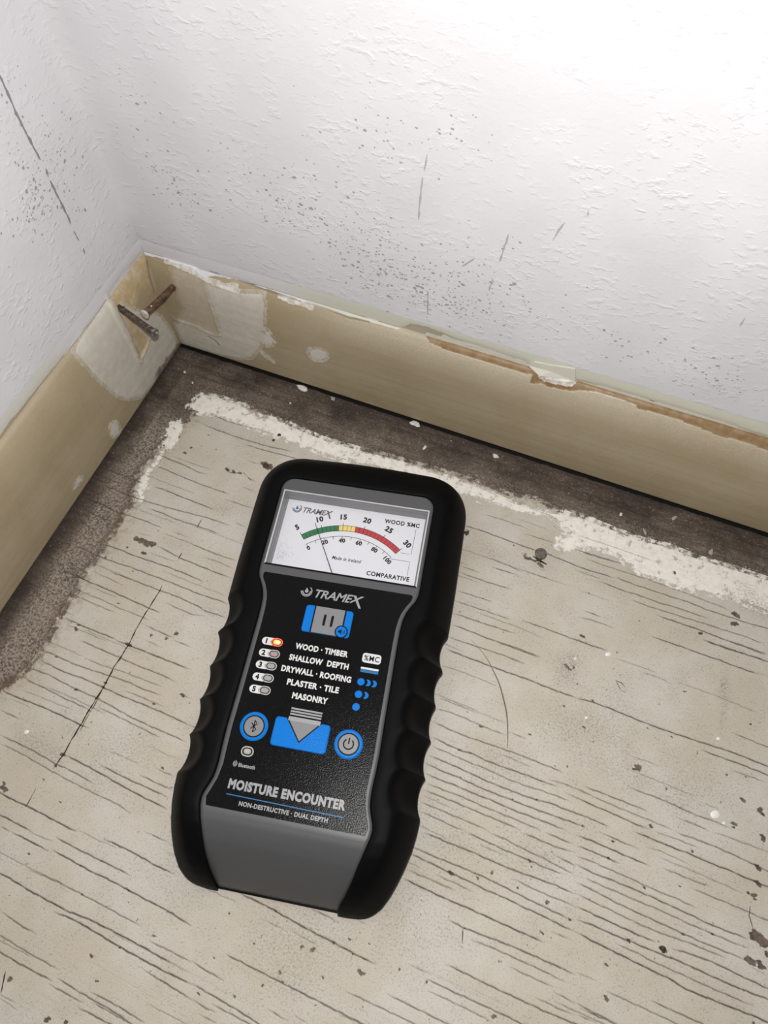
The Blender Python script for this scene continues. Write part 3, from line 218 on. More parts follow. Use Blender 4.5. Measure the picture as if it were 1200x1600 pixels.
def mat_skirting(back):
    t = NT('tan_gloss_skirting_back' if back else 'tan_gloss_skirting_left'); P = t.pos()
    n1 = t.noise(26, 4, .6, P); n2 = t.noise(1300, 3, .7, P); n3 = t.noise(300, 4, .6, P)
    tan = t.mix(t.ramp(n1, .35, .65), (.335, .265, .160, 1), (.375, .305, .200, 1))
    tan = t.mix(t.ramp(n2, .45, .75, 0, .30), tan, (.45, .385, .285, 1))
    wig = t.math('MULTIPLY', t.math('SUBTRACT', t.noise(420, 5, .7, P), .5), 2.2)
    msk = lambda k, w=.18, j=.28: t.ramp(t.math('ADD', t.attr(k), t.math('MULTIPLY', wig, j)), -w, w)
    col = t.mix(t.math('MULTIPLY', t.attr('lit_top'), t.ramp(t.noise(2600, 2, .6, P), .25, .75, .25, .85)), tan, (.56, .505, .415, 1))  # flash light on the rounded top, painted into the tan as a paler grain
    col = t.mix(msk('beige', .5), col, t.mix(t.ramp(n3, .4, .65), (.45, .38, .28, 1), (.48, .43, .345, 1)))
    gp = t.mix(t.ramp(n3, .35, .7), (.51, .475, .40, 1), (.56, .53, .475, 1))
    col = t.mix(msk('patch'), col, gp)
    col = t.mix(msk('orange', .8), col, t.mix(t.ramp(n3, .4, .65), (.43, .32, .17, 1), (.48, .405, .29, 1)))
    col = t.mix(msk('pale', .2, .6), col, (.58, .55, .50, 1))
    col = t.mix(msk('grey'), col, (.40, .36, .27, 1))
    col = t.mix(msk('brown', .25, .5), col, t.mix(t.ramp(n3, .35, .65), (.21, .125, .050, 1), (.275, .185, .10, 1)))
    edge = t.ramp(t.math('ADD', t.attr('cream'), t.math('MULTIPLY', wig, .35)), -.12, .12)
    col = t.mix(edge, col, t.mix(t.attr('creamy'), (.66, .65, .67, 1), (.58, .57, .48, 1)))
    col = t.mix(msk('whitetop', .25), col, (.86, .85, .84, 1))
    col = t.mix(t.attr('dirt'), col, t.mix(t.ramp(n3, .4, .6), (.10, .07, .05, 1), (.22, .17, .12, 1)))
    col = t.mix(t.attr('crack'), col, (.055, .04, .03, 1))
    h = t.math('ADD', t.math('MULTIPLY', n2, .30), t.math('MULTIPLY', n3, .45))
    return t.out(col, t.ramp(n2, .3, .7, .42, .6), t.bump(h, .55, .00022), .45)
def plain(name, col, rough=.5, spec=.5, bumpscale=0, bumpd=.0001, bumps=.5):
    t = NT(name); nrm = None
    if bumpscale: nrm = t.bump(t.noise(bumpscale, 2, .6), bumps, bumpd)
    return t.out(col, rough, nrm, spec)
# ================================================================ FLOOR
DY = 0.2; DX = 0.7
xs = np.concatenate([[-5, -3, -1.5], np.arange(0, 300, DX), np.array([303, 310, 325, 350, 400, 500, 700, 1000, 1400, 2000.])])
yf = np.arange(0.0, -262, -DY)
ys = np.concatenate([np.array([5, 3, 1.5, .6]), yf, np.array([-265, -272, -285, -310, -360, -450, -600, -900, -1300, -2000.])])
Y0 = 4                                         # row index of y = 0
X, Y = np.meshgrid(xs, ys)
crack = np.zeros(X.shape); stain = np.zeros(X.shape); smudge = np.zeros(X.shape)
extra = []
for k in range(60):                            # finer grain the photo shows only faintly
    x0 = rng.uniform(15, 250); y0 = rng.uniform(-235, -25); L = rng.uniform(8, 30)
    extra.append((rng.uniform(.2, .38), [(x0, y0), (x0+L*.5, y0+rng.uniform(-.3, .3)), (x0+L, y0+rng.uniform(-.4, .4))]))
for k in range(110):                           # the grain goes on beyond what the photo frames
    x0 = rng.uniform(30, 285); y0 = rng.uniform(-258, -150); L = rng.uniform(15, 60)
    if y0 < -235+(x0+L-73)*.415-4: extra.append((rng.uniform(.4, .85), [(x0, y0), (x0+L*.5, y0+rng.uniform(-.5, .5)), (x0+L, y0+rng.uniform(-.7, .7))]))
for ci, (w, pts) in enumerate(CRACKS+extra):
    p = sorted(pts); px = [a for a, _ in p]; py = [b for _, b in p]
    i0 = np.searchsorted(xs, px[0]); i1 = np.searchsorted(xs, px[-1])
    if i1-i0 < 2: continue
    cx = xs[i0:i1]; yc = np.interp(cx, px, py)+.15*wob(cx, ci, 6, 1.0)
    ends = np.clip(np.minimum(cx-px[0]+.8, px[-1]-cx+.8)/4, 0, 1)
    mod = np.clip(.86+.34*wob(cx, ci+999, 6, .8), .35, 1.2)*ends
    r = .10+.155*w*np.clip(mod, .6, 1.2)
    iy = np.round(-yc/DY).astype(int)
    for k in range(-3, 4):
        rr = np.clip(iy+k, 0, len(yf)-1); d = np.abs(yf[rr]-yc)
        v = np.clip(1.3-d/r, 0, 1)*np.clip(.36+.70*w, 0, 1)*np.clip(mod*1.25, 0, 1)
        np.maximum.at(crack, (rr+Y0, np.arange(i0, i1)), v)
for bi, (bx, by, br, k) in enumerate(BLOBS):
    m = (np.abs(X-bx) < br*2.2) & (np.abs(Y-by) < br*2.2)
    dx = X[m]-bx; dy = (Y[m]-by)*1.25; a = np.arctan2(dy, dx); r0 = random.Random(bi).uniform(0, 6)
    rr = br*(.95+.25*np.sin(2*a+r0)+.16*np.sin(5*a+r0*2)); d = np.hypot(dx, dy)/rr
    stain[m] = np.maximum(stain[m], np.clip(1.35-d*.85, 0, 1)*k)
for sx, sy, rx, ry, k in SMUDGES:
    smudge = np.maximum(smudge, k*np.exp(-((X-sx)/rx)**2-((Y-sy)/ry)**2))
bpoly = [(10, -700), (9, -300)]+BARE+[(600, BARE[-1][1]), (600, 8), (-8, 8), (-8, -700)]
bare = sdf(bpoly, X, Y, 9)
white = np.full(X.shape, -8.0)
for pi, pw in enumerate(WHITE): white = np.maximum(white, sdf(pw, X, Y, 8)-(0, .9, 0, .8)[pi])
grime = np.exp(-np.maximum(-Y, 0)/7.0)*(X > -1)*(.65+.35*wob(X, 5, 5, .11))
dust = np.clip((X-3)/6, 0, 1)*np.clip((-Y-28)/25, 0, 1)*.78+np.clip((-Y-9)/6, 0, 1)*.35*(X > 8)
dust = np.clip(dust*(.9+.35*wob(X+Y*.7, 15, 5, .12)), 0, 1)
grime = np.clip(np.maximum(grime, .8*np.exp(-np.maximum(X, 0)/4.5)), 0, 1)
joint = np.clip((Y+.65-.25*wob(X, 3, 6, .5))/.3, 0, 1)*(Y > -2)
Z = -.38*crack-.30*np.clip(stain-.2, 0, 1)-2.6*np.clip(joint, 0, 1)+.10*np.clip((white+1)/2, 0, 1)-.12*np.clip((bare+1)/2, 0, 1)
floor = structure(grid_mesh('floor', np.stack([X, Y, Z], -1), mat_floor(), attrs=dict(crack=crack, stain=stain, smudge=smudge, bare=bare, white=white, grime=grime, dust=dust, joint=joint)))
# cracks that run across the grain, as thin dark slivers let into the paint
def ribbon(name, lines, mat, parent, to3, wbase=.2):
    vs, fs = [], []
    for li, (w, pts) in enumerate(lines):
        pa = np.array(pts, float); seg = np.hypot(*np.diff(pa, axis=0).T); s = np.concatenate([[0], np.cumsum(seg)])
        n = max(3, int(s[-1]/.8)); ss = np.linspace(0, s[-1], n)
        q = np.stack([np.interp(ss, s, pa[:, 0]), np.interp(ss, s, pa[:, 1])], 1)
        tg = np.gradient(q, axis=0); tg /= np.linalg.norm(tg, axis=1)[:, None]+1e-9; nm = np.stack([-tg[:, 1], tg[:, 0]], 1)
        q += nm*(.10*wob(ss, li+40, 5, 1.1))[:, None]
        hw = wbase*w*np.clip(np.minimum(ss, s[-1]-ss)/2+.35, .2, 1)*np.clip(.8+.5*wob(ss, li+70, 5, .9), .35, 1.5)
        b0 = len(vs)
        for i in range(n):
            vs.append(to3(*(q[i]+nm[i]*hw[i]))); vs.append(to3(*(q[i]-nm[i]*hw[i])))
            if i: fs.append((b0+2*i-2, b0+2*i, b0+2*i+1, b0+2*i-1))
    o = from_py(name, vs, fs, mat, parent); o['kind'] = 'stuff'; return o
M_crack = plain('crack_dirt', (.040, .029, .022, 1), .9, .1)
ribbon('cross_crack', CROSS, M_crack, floor, lambda a, b: (a, b, .03), .22)
M_drip = plain('white_paint_drip', (.74, .72, .68, 1), .45)
for i, (sx, sy, sr) in enumerate(SPOTS):
    bm = bmesh.new(); r_ = random.Random(i+5); N = 14; c0 = bm.verts.new((sx*MM, sy*MM, (.10+.1*sr)*MM)); ring = []
    for k in range(N):
        a = 2*math.pi*k/N; rr = sr*(1+.14*math.sin(2*a+r_.uniform(0, .5))+r_.uniform(-.09, .09))
        ring.append((bm.verts.new(((sx+.7*rr*math.cos(a))*MM, (sy+.75*rr*math.sin(a))*MM, (.08+.07*sr)*MM)), bm.verts.new(((sx+rr*math.cos(a))*MM, (sy+rr*math.sin(a))*MM, .0))))
    for k in range(N):
        a, b = ring[k], ring[(k+1) % N]; bm.faces.new((c0, a[0], b[0])); bm.faces.new((a[0], a[1], b[1], b[0]))
    from_bm('paint_spot', bm, M_drip, floor, True)
# ================================================================ SKIRTING BOARDS
prof = [(2.5, .9), (.9, .75), (.25, .95), (0, 1.5)]+[(0, z) for z in np.arange(2, 32, .55)]
prof += [(4.5*(1-math.cos(a)), 32+16*math.sin(a)) for a in np.linspace(0, math.pi/2, 34)]
prof += [(4.47, 48.6), (4.44, 50.0), (4.40, 51.5), (4.42, 53), (4.55, 54.2)]
prof = np.array(prof); S = np.concatenate([[0], np.cumsum(np.hypot(*np.diff(prof, axis=0).T))])
_i0 = 3; S = S-S[_i0]+.7                       # s = path length up the face from the floor joint
def chaikin(p, n=2):
    for _ in range(n):
        q = []
        for a, c in zip(p, p[1:]+p[:1]): q += [(a[0]*.75+c[0]*.25, a[1]*.75+c[1]*.25), (a[0]*.25+c[0]*.75, a[1]*.25+c[1]*.75)]
        p = q
    return p
def skirt(side):
    back = side == 'b'
    a = np.concatenate([np.arange(0, 262, .6), [264, 270, 280, 300, 350, 450, 700, 1200, 2000.]]) if back else -np.concatenate([np.arange(0, 150, .6), [152, 158, 170, 190, 230, 300, 450, 700, 1200, 2000.]])
    A, Sg = np.meshgrid(a, S); T_ = np.broadcast_to(prof[:, 0][:, None], A.shape); H = np.broadcast_to(prof[:, 1][:, None], A.shape).copy()
    far = lambda polys: np.max([sdf(p, A, Sg, 8) for p in polys], 0) if polys else np.full(A.shape, -8.0)
    at = {}
    if back:
        at['patch'] = far([SK['b_patch']]); at['beige'] = far([SK['b_beige']]); at['pale'] = far([chaikin(p) for p in SK['b_pale']]); at['grey'] = far([SK['b_grey']])
        at['brown'] = far(SK['b_brown'])+.45; at['whitetop'] = far(SK['b_whitetop']+[SK['b_white']]); at['orange'] = np.full(A.shape, -8.0)
        top = np.interp(A, [-9, 0, 8, 17, 22, 30, 38, 49, 60, 66, 80, 92, 100, 105, 112, 124, 135, 148, 151, 156, 165, 175, 190, 205, 218, 232, 260], [47.5, 47.5, 47.6, 47.9, 45.9, 47.6, 48.4, 48.0, 47.7, 47.2, 47.1, 47.4, 47.4, 52.5, 53.5, 51.3, 50.7, 50.2, 48.2, 46.9, 48.6, 49.5, 50.0, 49.9, 49.2, 48.6, 48.4])
        at['creamy'] = np.clip((A-45)/30, 0, 1)
        at['lit_top'] = np.clip((A-50)/45, 0, 1)*np.clip((Sg-31)/13, 0, 1)**1.2*.8+.30*np.exp(-((Sg-22)/6)**2)*np.clip((A-120)/60, 0, 1)  # painted light: upper face paler where the rounding turns up to the flash
        cr = np.zeros(A.shape)
        for w, l in SK['bcrack']: cr = np.maximum(cr, w*line_field(l, A, Sg, .55))
        cr = np.maximum(cr, .9*np.exp(-((A-17-(Sg-11)*-2)/1e3)**2)*0)
        at['dirt'] = .5*np.exp(-((A-13.5)/1.3)**2)*np.clip(1-Sg/3.2, 0, 1)
    else:
        at['patch'] = far([chaikin(SK['l_patch'], 1)]); at['orange'] = far([SK['l_orange']]); at['pale'] = far([chaikin(p) for p in SK['l_pale']]); at['beige'] = far([])
        tri = far([SK['l_tri']]); at['grey'] = far([]); at['brown'] = far([]); at['whitetop'] = far([])
        at['orange'] = np.maximum(at['orange'], tri-.0) ; at['creamy'] = np.clip((-A-40)/20, 0, 1)*.7
        top = np.interp(-A, [-9, 0, 2, 6, 12, 20, 30, 46, 50, 66, 80, 100], [48, 48.2, 49, 49.4, 50, 49.4, 48.9, 48.2, 49.3, 50.0, 50.6, 50.4])
        at['lit_top'] = np.clip((-A-44)/4, 0, 1)*np.clip((Sg-46)/3, 0, 1)*.4  # same painted lightening, only along the left board's top edge
        cr = np.zeros(A.shape)
        for w, l in SK['lcrack']: cr = np.maximum(cr, w*line_field(l, A, Sg, .6))
        d1 = np.clip((4.6+.9*wob(A, 55, 5, .9)-Sg-.10*(A+16))/1.2, 0, 1)*np.clip((A+24)/6, 0, 1); at['dirt'] = np.clip(d1, 0, .8)
    at['crack'] = np.clip(cr, 0, 1)
    at['cream'] = Sg-top-.35*wob(A, 21 if back else 22, 6, .55)*np.clip(1-at['creamy']*.5, 0, 1)
    # relief: the coats of filler and old paint stand proud, chips lie deeper
    lift = .32*np.clip(at['patch']/.5+.5, 0, 1)-.28*np.clip(at['brown']/.4+.5, 0, 1)+.18*np.clip(at['pale']/.5+.5, 0, 1)+.30*np.clip(at['cream']/.5+.5, 0, 1)+.22*np.clip(at['whitetop']/.4+.5, 0, 1)
    lift -= .25*np.clip(at['orange']/.5+.5, 0, 1)
    for l in SK['ridges'][side]: lift = lift+(.55 if not back else .40)*line_field(l, A, Sg, 1.0 if not back else .8)*np.clip(1.2+.5*wob(A+Sg, 8, 5, .8), .4, 1.6)
    lift -= .5*at['crack']
    lift += .10*wob(A, 31, 5, .12)+.06*wob(Sg*1.3, 33, 5, .3)
    # normal of the profile in the (setback, height) plane points out of the wall and up
    tg = np.gradient(prof, axis=0); tg /= np.linalg.norm(tg, axis=1)[:, None]; on = np.stack([tg[:, 1], -tg[:, 0]], 1)   # (out, up)
    fade = np.clip((np.arange(len(prof))-_i0)/3, 0, 1)[:, None]
    out = -T_+lift*on[:, 0][:, None]*fade; up = H-lift*on[:, 1][:, None]*0+lift*np.maximum(tg[:, 0], 0)[:, None]*fade
    near = np.clip(1-np.abs(A)/6, 0, 1)            # mitre the boards into the corner
    if back: P = np.stack([A+out*near, -out, up], -1)
    else: P = np.stack([out, A-out*near*1.0, up], -1)
    o = structure(grid_mesh('baseboard_back' if back else 'baseboard_left', P if back else P[:, ::-1], mat_skirting(back), attrs=at if back else {k: v[:, ::-1] for k, v in at.items()}))
    return o
sk_b = skirt('b'); sk_l = skirt('l')
# a flake of old paint standing off the top of the board
M_cream = plain('cream_paint_flake', (.60, .585, .50, 1), .45, .4, 300, .0002, .4)
def prof_at(s):
    return np.interp(s, S, prof[:, 0]), np.interp(s, S, prof[:, 1])
def skp(x, s, o=0.0):
    t, z = prof_at(s); t2, z2 = prof_at(s+.5); L = math.hypot(t2-t, z2-z)+1e-9
    return (x, t-o*(z2-z)/L, z+o*(t2-t)/L)
vs = []; fl_ = SK['b_flake']; n = len(fl_)
cxm = sum(p[0] for p in fl_)/n; csm = sum(p[1] for p in fl_)/n
for x, s in fl_: vs.append(skp(x, s, .75))
for x, s in fl_: vs.append(skp(x, s, .25))
vs.append(skp(cxm, csm, .95))
fs = [(i, (i+1) % n, 2*n) for i in range(n)]+[(i, i+n, (i+1) % n+n, (i+1) % n) for i in range(n)]
from_py('paint_flake', vs, fs, M_cream, sk_b)['label'] = 'cream flake of old paint lifting off the board edge'
# ================================================================ WALLS
def wall_t(side, A, Z):
    r = np.clip(1-np.abs(A-(-4.5 if side == 'b' else 4.5))/7, 0, 1)**2        # plaster runs round the corner
    return 4.5+(.5*wob(A*.13, 3, 4, .4)*np.clip((np.abs(A)-8)/10, 0, 1)-1.6*r)*np.clip((Z-54)/12, 0, 1)
def wall(side):
    back = side == 'b'
    a = np.concatenate([np.arange(-4.5, 262, 2.5), [280, 320, 400, 600, 1000, 2000]]) if back else np.concatenate([np.arange(4.5, -150, -2.5), [-170, -220, -300, -500, -1000, -2000]])
    z = np.concatenate([np.arange(0, 240, 2.0), [250, 280, 340, 450, 700, 1200, 2400]])
    A, Zz = np.meshgrid(a, z); t = wall_t(side, A, Zz)
    at = dict(cream=np.clip(1-(Zz-50)/3.2, 0, 1)*np.clip((A-60)/60, 0, 1) if back else np.clip(1-(Zz-50)/3.0, 0, 1)*np.clip((-A-45)/20, 0, 1)*.6)
    P = np.stack([A, t, Zz], -1) if back else np.stack([-t, A, Zz], -1)
    o = structure(grid_mesh('wall_back' if back else 'wall_left', P, M_wall, attrs=at))
    me = o.data
    return o
M_wall = mat_wall()
w_b = wall('b'); w_l = wall('l')
def wall_to3(side): return (lambda a, z: (a, float(wall_t('b', a, z))-.07, z)) if side == 'b' else (lambda a, z: (-float(wall_t('l', a, z))+.07, a, z))
M_mark = plain('dark_wall_mark', (.25, .24, .245, 1), .8, .2); M_speck = plain('grey_wall_speck', (.33, .32, .325, 1), .8, .2)
ribbon('wall_crack', [(1, l) for l in WL_MARKS], M_mark, w_l, wall_to3('l'), .45)
M_scr = plain('grey_scratch', (.40, .39, .40, 1), .8, .2)
ribbon('scratch', [(1, l) for l in WB_MARKS], M_scr, w_b, wall_to3('b'), .30)
def specks(side, clusters, parent, seed):
    r = np.random.default_rng(seed); vs, fs = [], []; to3 = wall_to3(side)
    for a0, z0, ra, rz, n in clusters:
        for k in range(n):
            a = a0+r.normal()*ra*.62; z = z0+r.normal()*rz*.62
            if z < 54 or (side == 'b' and a < 2) or (side == 'l' and a > -2): continue
            s = .13+.20*r.random()**2+(.20 if r.random() < .07 else 0); el = 1+r.random()*.8; an = r.uniform(-.5, .5) if side == 'b' else r.uniform(.3, 1.6)
            b0 = len(vs); N = 7
            for i in range(N):
                th = 6.2832*i/N; q = s*(1+r.uniform(-.25, .25)); u, v = q*el*math.cos(th), q*math.sin(th)
                vs.append(to3(a+u*math.cos(an)-v*math.sin(an), z+u*math.sin(an)+v*math.cos(an)))
            fs.append(tuple(range(b0, b0+N)) if side == 'b' else tuple(range(b0, b0+N)))
    o = from_py('speck', vs, fs, M_speck, parent); o['kind'] = 'stuff'
specks('b', WB_CL, w_b, 3); specks('l', WL_CL, w_l, 4)
# ================================================================ THE METER
METER = bpy.data.objects.new('moisture_meter', None); SC.collection.objects.link(METER)
METER.empty_display_size = .03
_m = math.radians(11.97088); _U = Vector((math.cos(_m), math.sin(_m))); _V = Vector((-math.sin(_m), math.cos(_m)))
_o = _U*(.3745*250)+_V*(-.51*250)
METER.location = (_o.x*MM, _o.y*MM, 0); METER.rotation_euler = (0, 0, _m)
thing(METER, 'black rubber cased handheld moisture meter with needle dial and blue keys, lying on the floor', 'meter')
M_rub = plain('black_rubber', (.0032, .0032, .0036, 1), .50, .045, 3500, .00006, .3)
M_case = plain('grey_plastic', (.074, .074, .076, 1), .42, .35, 3000, .00006, .35)
M_panel = plain('black_textured_label', (.0026, .0026, .003, 1), .22, .11, 2600, .00016, .38)
M_white = plain('white_print', (.56, .56, .55, 1), .5, .35)
M_grey = plain('silver_print', (.27, .27, .275, 1), .4, .35)
M_key = plain('grey_key_print', (.19, .19, .195, 1), .3, .4, 2600, .0001, .35)
M_blue = plain('blue_print', (.002, .150, .52, 1), .26, .14, 2600, .00014, .4)
M_blue2 = plain('dull_blue_print', (.006, .12, .30, 1), .4, .3)
M_black = plain('black_print', (.005, .005, .006, 1), .5, .12)
M_ring = plain('pale_indicator_ring', (.38, .37, .365, 1), .4, .4)
M_led = plain('unlit_indicator', (.30, .28, .27, 1), .3, .5)
M_ledp = plain('unlit_pinkish_indicator', (.33, .23, .23, 1), .3, .5)
M_ledw = plain('unlit_pale_indicator', (.36, .345, .28, 1), .3, .5)
def emis(name, col, st):
    t = NT(name); t.b.inputs['Base Color'].default_value = col; t.b.inputs['Emission Color'].default_value = col; t.b.inputs['Emission Strength'].default_value = st; return t.m
M_lit = emis('lit_orange_indicator', (1, .26, .03, 1), 1.6); M_lit2 = emis('lit_indicator_core', (1, .62, .22, 1), 3.0); M_ledr = emis('red_glow_ring', (.75, .10, .06, 1), .45)
M_dial = plain('dial_card', (.645, .645, .675, 1), .5, .3)
M_green = plain('green_scale', (.015, .155, .055, 1), .5, .3); M_yellow = plain('yellow_scale', (.72, .56, .16, 1), .5, .3); M_red = plain('red_scale', (.43, .032, .038, 1), .5, .3)
M_ink = plain('black_ink', (.012, .012, .014, 1), .6, .2)
M_logo = plain('grey_ink', (.10, .10, .11, 1), .5, .3); M_logob = plain('blue_ink', (.02, .16, .38, 1), .5, .3)
M_rim = plain('clear_plastic_rim', (.19, .19, .195, 1), .16, .6); M_rim_glint = plain('plastic_edge_glint', (.46, .46, .47, 1), .15, .7)  # second rim material is a paler copy for painted edge highlights
M_needle = plain('needle_black', (.008, .008, .01, 1), .5, .15)
def glassmat():
    m = bpy.data.materials.new('clear_window'); m.use_nodes = True; t = m.node_tree; t.nodes.clear()
    o = t.nodes.new('ShaderNodeOutputMaterial'); mx = t.nodes.new('ShaderNodeMixShader'); tr = t.nodes.new('ShaderNodeBsdfTransparent'); g = t.nodes.new('ShaderNodeBsdfGlossy'); f = t.nodes.new('ShaderNodeFresnel')
    tr.inputs[0].default_value = (.985, .985, .985, 1); g.inputs['Roughness'].default_value = .05; f.inputs[0].default_value = 1.4
    t.links.new(f.outputs[0], mx.inputs[0]); t.links.new(tr.outputs[0], mx.inputs[1]); t.links.new(g.outputs[0], mx.inputs[2]); t.links.new(mx.outputs[0], o.inputs[0]); return m
M_glass = glassmat()
# ---- outline tables (half widths against v, mm)
WI = [(-72.5, 18.6), (-70, 19.5), (-68, 20.5), (-64, 21.9), (-60, 23.0), (-56, 24.2), (-52, 25.3), (-50, 25.5), (-48.5, 25.2), (-46, 24.2), (-43.5, 23.5), (-40, 23.3), (-34, 23.6), (-29, 23.7), (-20, 23.5), (-11, 23.4), (-3, 23.3), (5, 23.2), (10, 23.25), (13.5, 23.5), (16, 24.2), (18, 25.1), (20.5, 26.6), (22.5, 27.2), (24, 27.3), (60, 27.3)]
WO = [(-73.8, 22.5), (-73.5, 25.2), (-72.8, 27.4), (-71.5, 29.3), (-69.5, 31.2), (-66, 33.2), (-62, 34.8), (-57.5, 36.3), (-53, 37.5), (-48, 38.3), (-42.5, 38.7), (-36, 38.7), (12, 38.75), (18, 38.9), (30, 39.1), (60, 39.1)]
WR = [(-73.8, 21.8), (-72.5, 23.5), (-70, 25), (-66, 27), (-61, 28.5), (-57, 29.8), (-51, 30.9), (-45, 30.8), (-40, 31), (12, 31), (18, 31), (24, 31.3), (60, 31.3)]
ZF = [(-73.8, 1.0), (-73.4, 2.6), (-72.5, 5.2), (-70.5, 9), (-68, 12.4), (-65, 15.4), (-61, 18.2), (-57, 20.2), (-53, 21.1), (-49, 21.2), (90, 21.2)]
ZC = [(-72.6, 1.7), (-72.3, 2.7), (-71.5, 4.6), (-70, 7.2), (-68, 10.0), (-65.5, 13.2), (-63, 15.8), (-60.5, 17.9), (-58, 19.4), (-55.5, 20.5), (-53, 21.0), (-51, 21.0), (90, 21.0)]
VAL = [8.6, -3.9, -15.0, -26.4, -37.6]
def tab(T, v): return float(np.interp(v, [a for a, _ in T], [b for _, b in T]))
def scoop(v):          # 0 .. 1 in the finger scoops
    b = 0
    for c in VAL:
        d = abs(v-c)/6.0
        if d < 1: b = max(b, (1-d*d)**.75)
    return b
# ---- grey casing
vs, fs = [], []
rows = sorted(set(list(np.arange(-72.5, -50, .75))+list(np.arange(-50, 55, 1.5))+[55.1, 56.2, 57.2, 58.1, 58.8, 59.15, 59.3]))
rows = sorted(set([r for r in rows if abs(r-25.2) > .4 and abs(r-54.3) > .4]+[25.2, 54.3]))
FR = [-1, -26.2/27.3]+[f*26.2/27.3 for f in np.linspace(-1, 1, 21)[1:-1]]+[26.2/27.3, 1]; NC = len(FR)-1
for v in rows:
    w = tab(WI, v)
    if v > 55.1: w = 27.3-4.2+math.sqrt(max(0, 4.2**2-(v-55.1)**2))
    for k in range(NC+1):
        vs.append((w*FR[k], v, tab(ZC, v)))
for r in range(len(rows)-1):
    for k in range(NC):
        if 25.1 < rows[r] < 54.2 and 0 < k < NC-1: continue          # the opening of the display
        a = r*(NC+1)+k; fs.append((a, a+1, a+NC+2, a+NC+1))
NTOP = len(fs)
b0 = len(vs); top = [r*(NC+1) for r in range(len(rows))]
ring = [k for k in range(NC+1)]+[r*(NC+1)+NC for r in range(1, len(rows))]+[(len(rows)-1)*(NC+1)+k for k in range(NC-1, -1, -1)]+[r*(NC+1) for r in range(len(rows)-2, 0, -1)]
for i in ring: vs.append((vs[i][0], vs[i][1]+(.3 if vs[i][1] < -72 else 0), 1.2))
n = len(ring)
for i in range(n): j = (i+1) % n; fs.append((ring[i], b0+i, b0+j, ring[j]))
fs.append(tuple(b0+i for i in range(n-1, -1, -1)))
CASE = from_py('casing', vs, fs, M_case, METER, True)
CASE.data.polygons.foreach_set('use_smooth', [p.index < NTOP for p in CASE.data.polygons])
# ---- rubber boot, an inverted U wrapped round the casing
sec = []                                                   # half: list of (inner, ridge, outer, zf)
vv = list(np.concatenate([[-73.8, -73.65, -73.4, -73.0], np.arange(-72.5, -50, .75), np.arange(-50, 50, .6)]))
for v in vv:
    s = scoop(v)
    sec.append(((tab(WI, max(v, -72.5)), v), (tab(WR, v)-2.5*s, v), (tab(WO, v)-1.75*s, v), tab(ZF, v), s))
for k in range(1, 5):
    f = k/4; sec.append(((27.3, 50+5.1*f), (31.3, 50+5.6*f), (39.1-.1*f, 50+8*f), 21.2, 0))
for k in range(1, 21):
    a = math.pi/2*k/20; c_, s_ = math.cos(a), math.sin(a); e = .92
    sup = lambda r, x: (r*abs(c_)**e, r*abs(s_)**e)
    i_ = (23.1+4.2*c_, 55.1+4.2*s_); r_ = (23.0+8.3*c_, 55.6+7.6*s_); o_ = (22.0+17.0*abs(c_)**e, 58.0+17.0*abs(s_)**e); sec.append((i_, r_, o_, 21.2, 0))
for k in range(1, 9):
    f = k/8; sec.append(((23.1*(1-f), 59.3), (23*(1-f), 63.2), (22*(1-f), 75.0+.7*math.sin(f*1.57)), 21.2, 0))
full = sec+[tuple((-q[0], q[1]) if isinstance(q, tuple) else q for q in s) for s in sec[-2::-1]]
vs, fs = [], []
for (iu, iv), (ru, rv), (ou, ov), zf, sc in full:
    L = math.hypot(ru-iu, rv-iv)+1e-6; d = ((ru-iu)/L, (rv-iv)/L)
    pt = lambda t: (iu+(ru-iu)*t, iv+(rv-iv)*t); po = lambda t: (ru+(ou-ru)*t, rv+(ov-rv)*t)
    zl = min(8.5, zf*.45); K = []
    K.append((*pt(0.0), max(.6, zf-1.2))); K.append((*pt(min(.3, .02)), zf+.10)); K.append((*pt(.12), zf+.42)); K.append((*pt(.45), zf+.45)); K.append((*pt(.8), zf+.38)); K.append((*pt(1), zf+.08))
    D = zf-zl
    for t, q in ((.12, .05), (.28, .15), (.45, .29), (.62, .46), (.78, .64), (.90, .80), (.97, .92), (1.0, 1.0)):
        bow = sc*1.3*math.sin(math.pi*q)
        K.append((*po(t-(bow*.12)), zf-D*q-bow*.3))
    K.append((*po(1.005), zl*.62)); ex = math.hypot(ou-ru, ov-rv)+1e-6
    K.append((*po(1-.25/ex), zl*.22)); K.append((*po(1-1.2/ex), .12)); K.append((*pt(.3), .12)); K.append((*pt(0.0), .12))
    vs += K
NK = len(K)
for i in range(len(full)-1):
    for k in range(NK-1):
        a = i*NK+k; fs.append((a, a+NK, a+NK+1, a+1))
fs.append(tuple(range(NK-1, -1, -1))); fs.append(tuple((len(full)-1)*NK+k for k in range(NK)))
for i in range(len(full)-1): a = i*NK; fs.append((a, a+NK-1, a+2*NK-1, a+NK))
BOOT = from_py('rubber_boot', vs, fs, M_rub, METER, True)
_bm = bmesh.new(); _bm.from_mesh(BOOT.data); bmesh.ops.recalc_face_normals(_bm, faces=_bm.faces); _bm.to_mesh(BOOT.data); _bm.free()
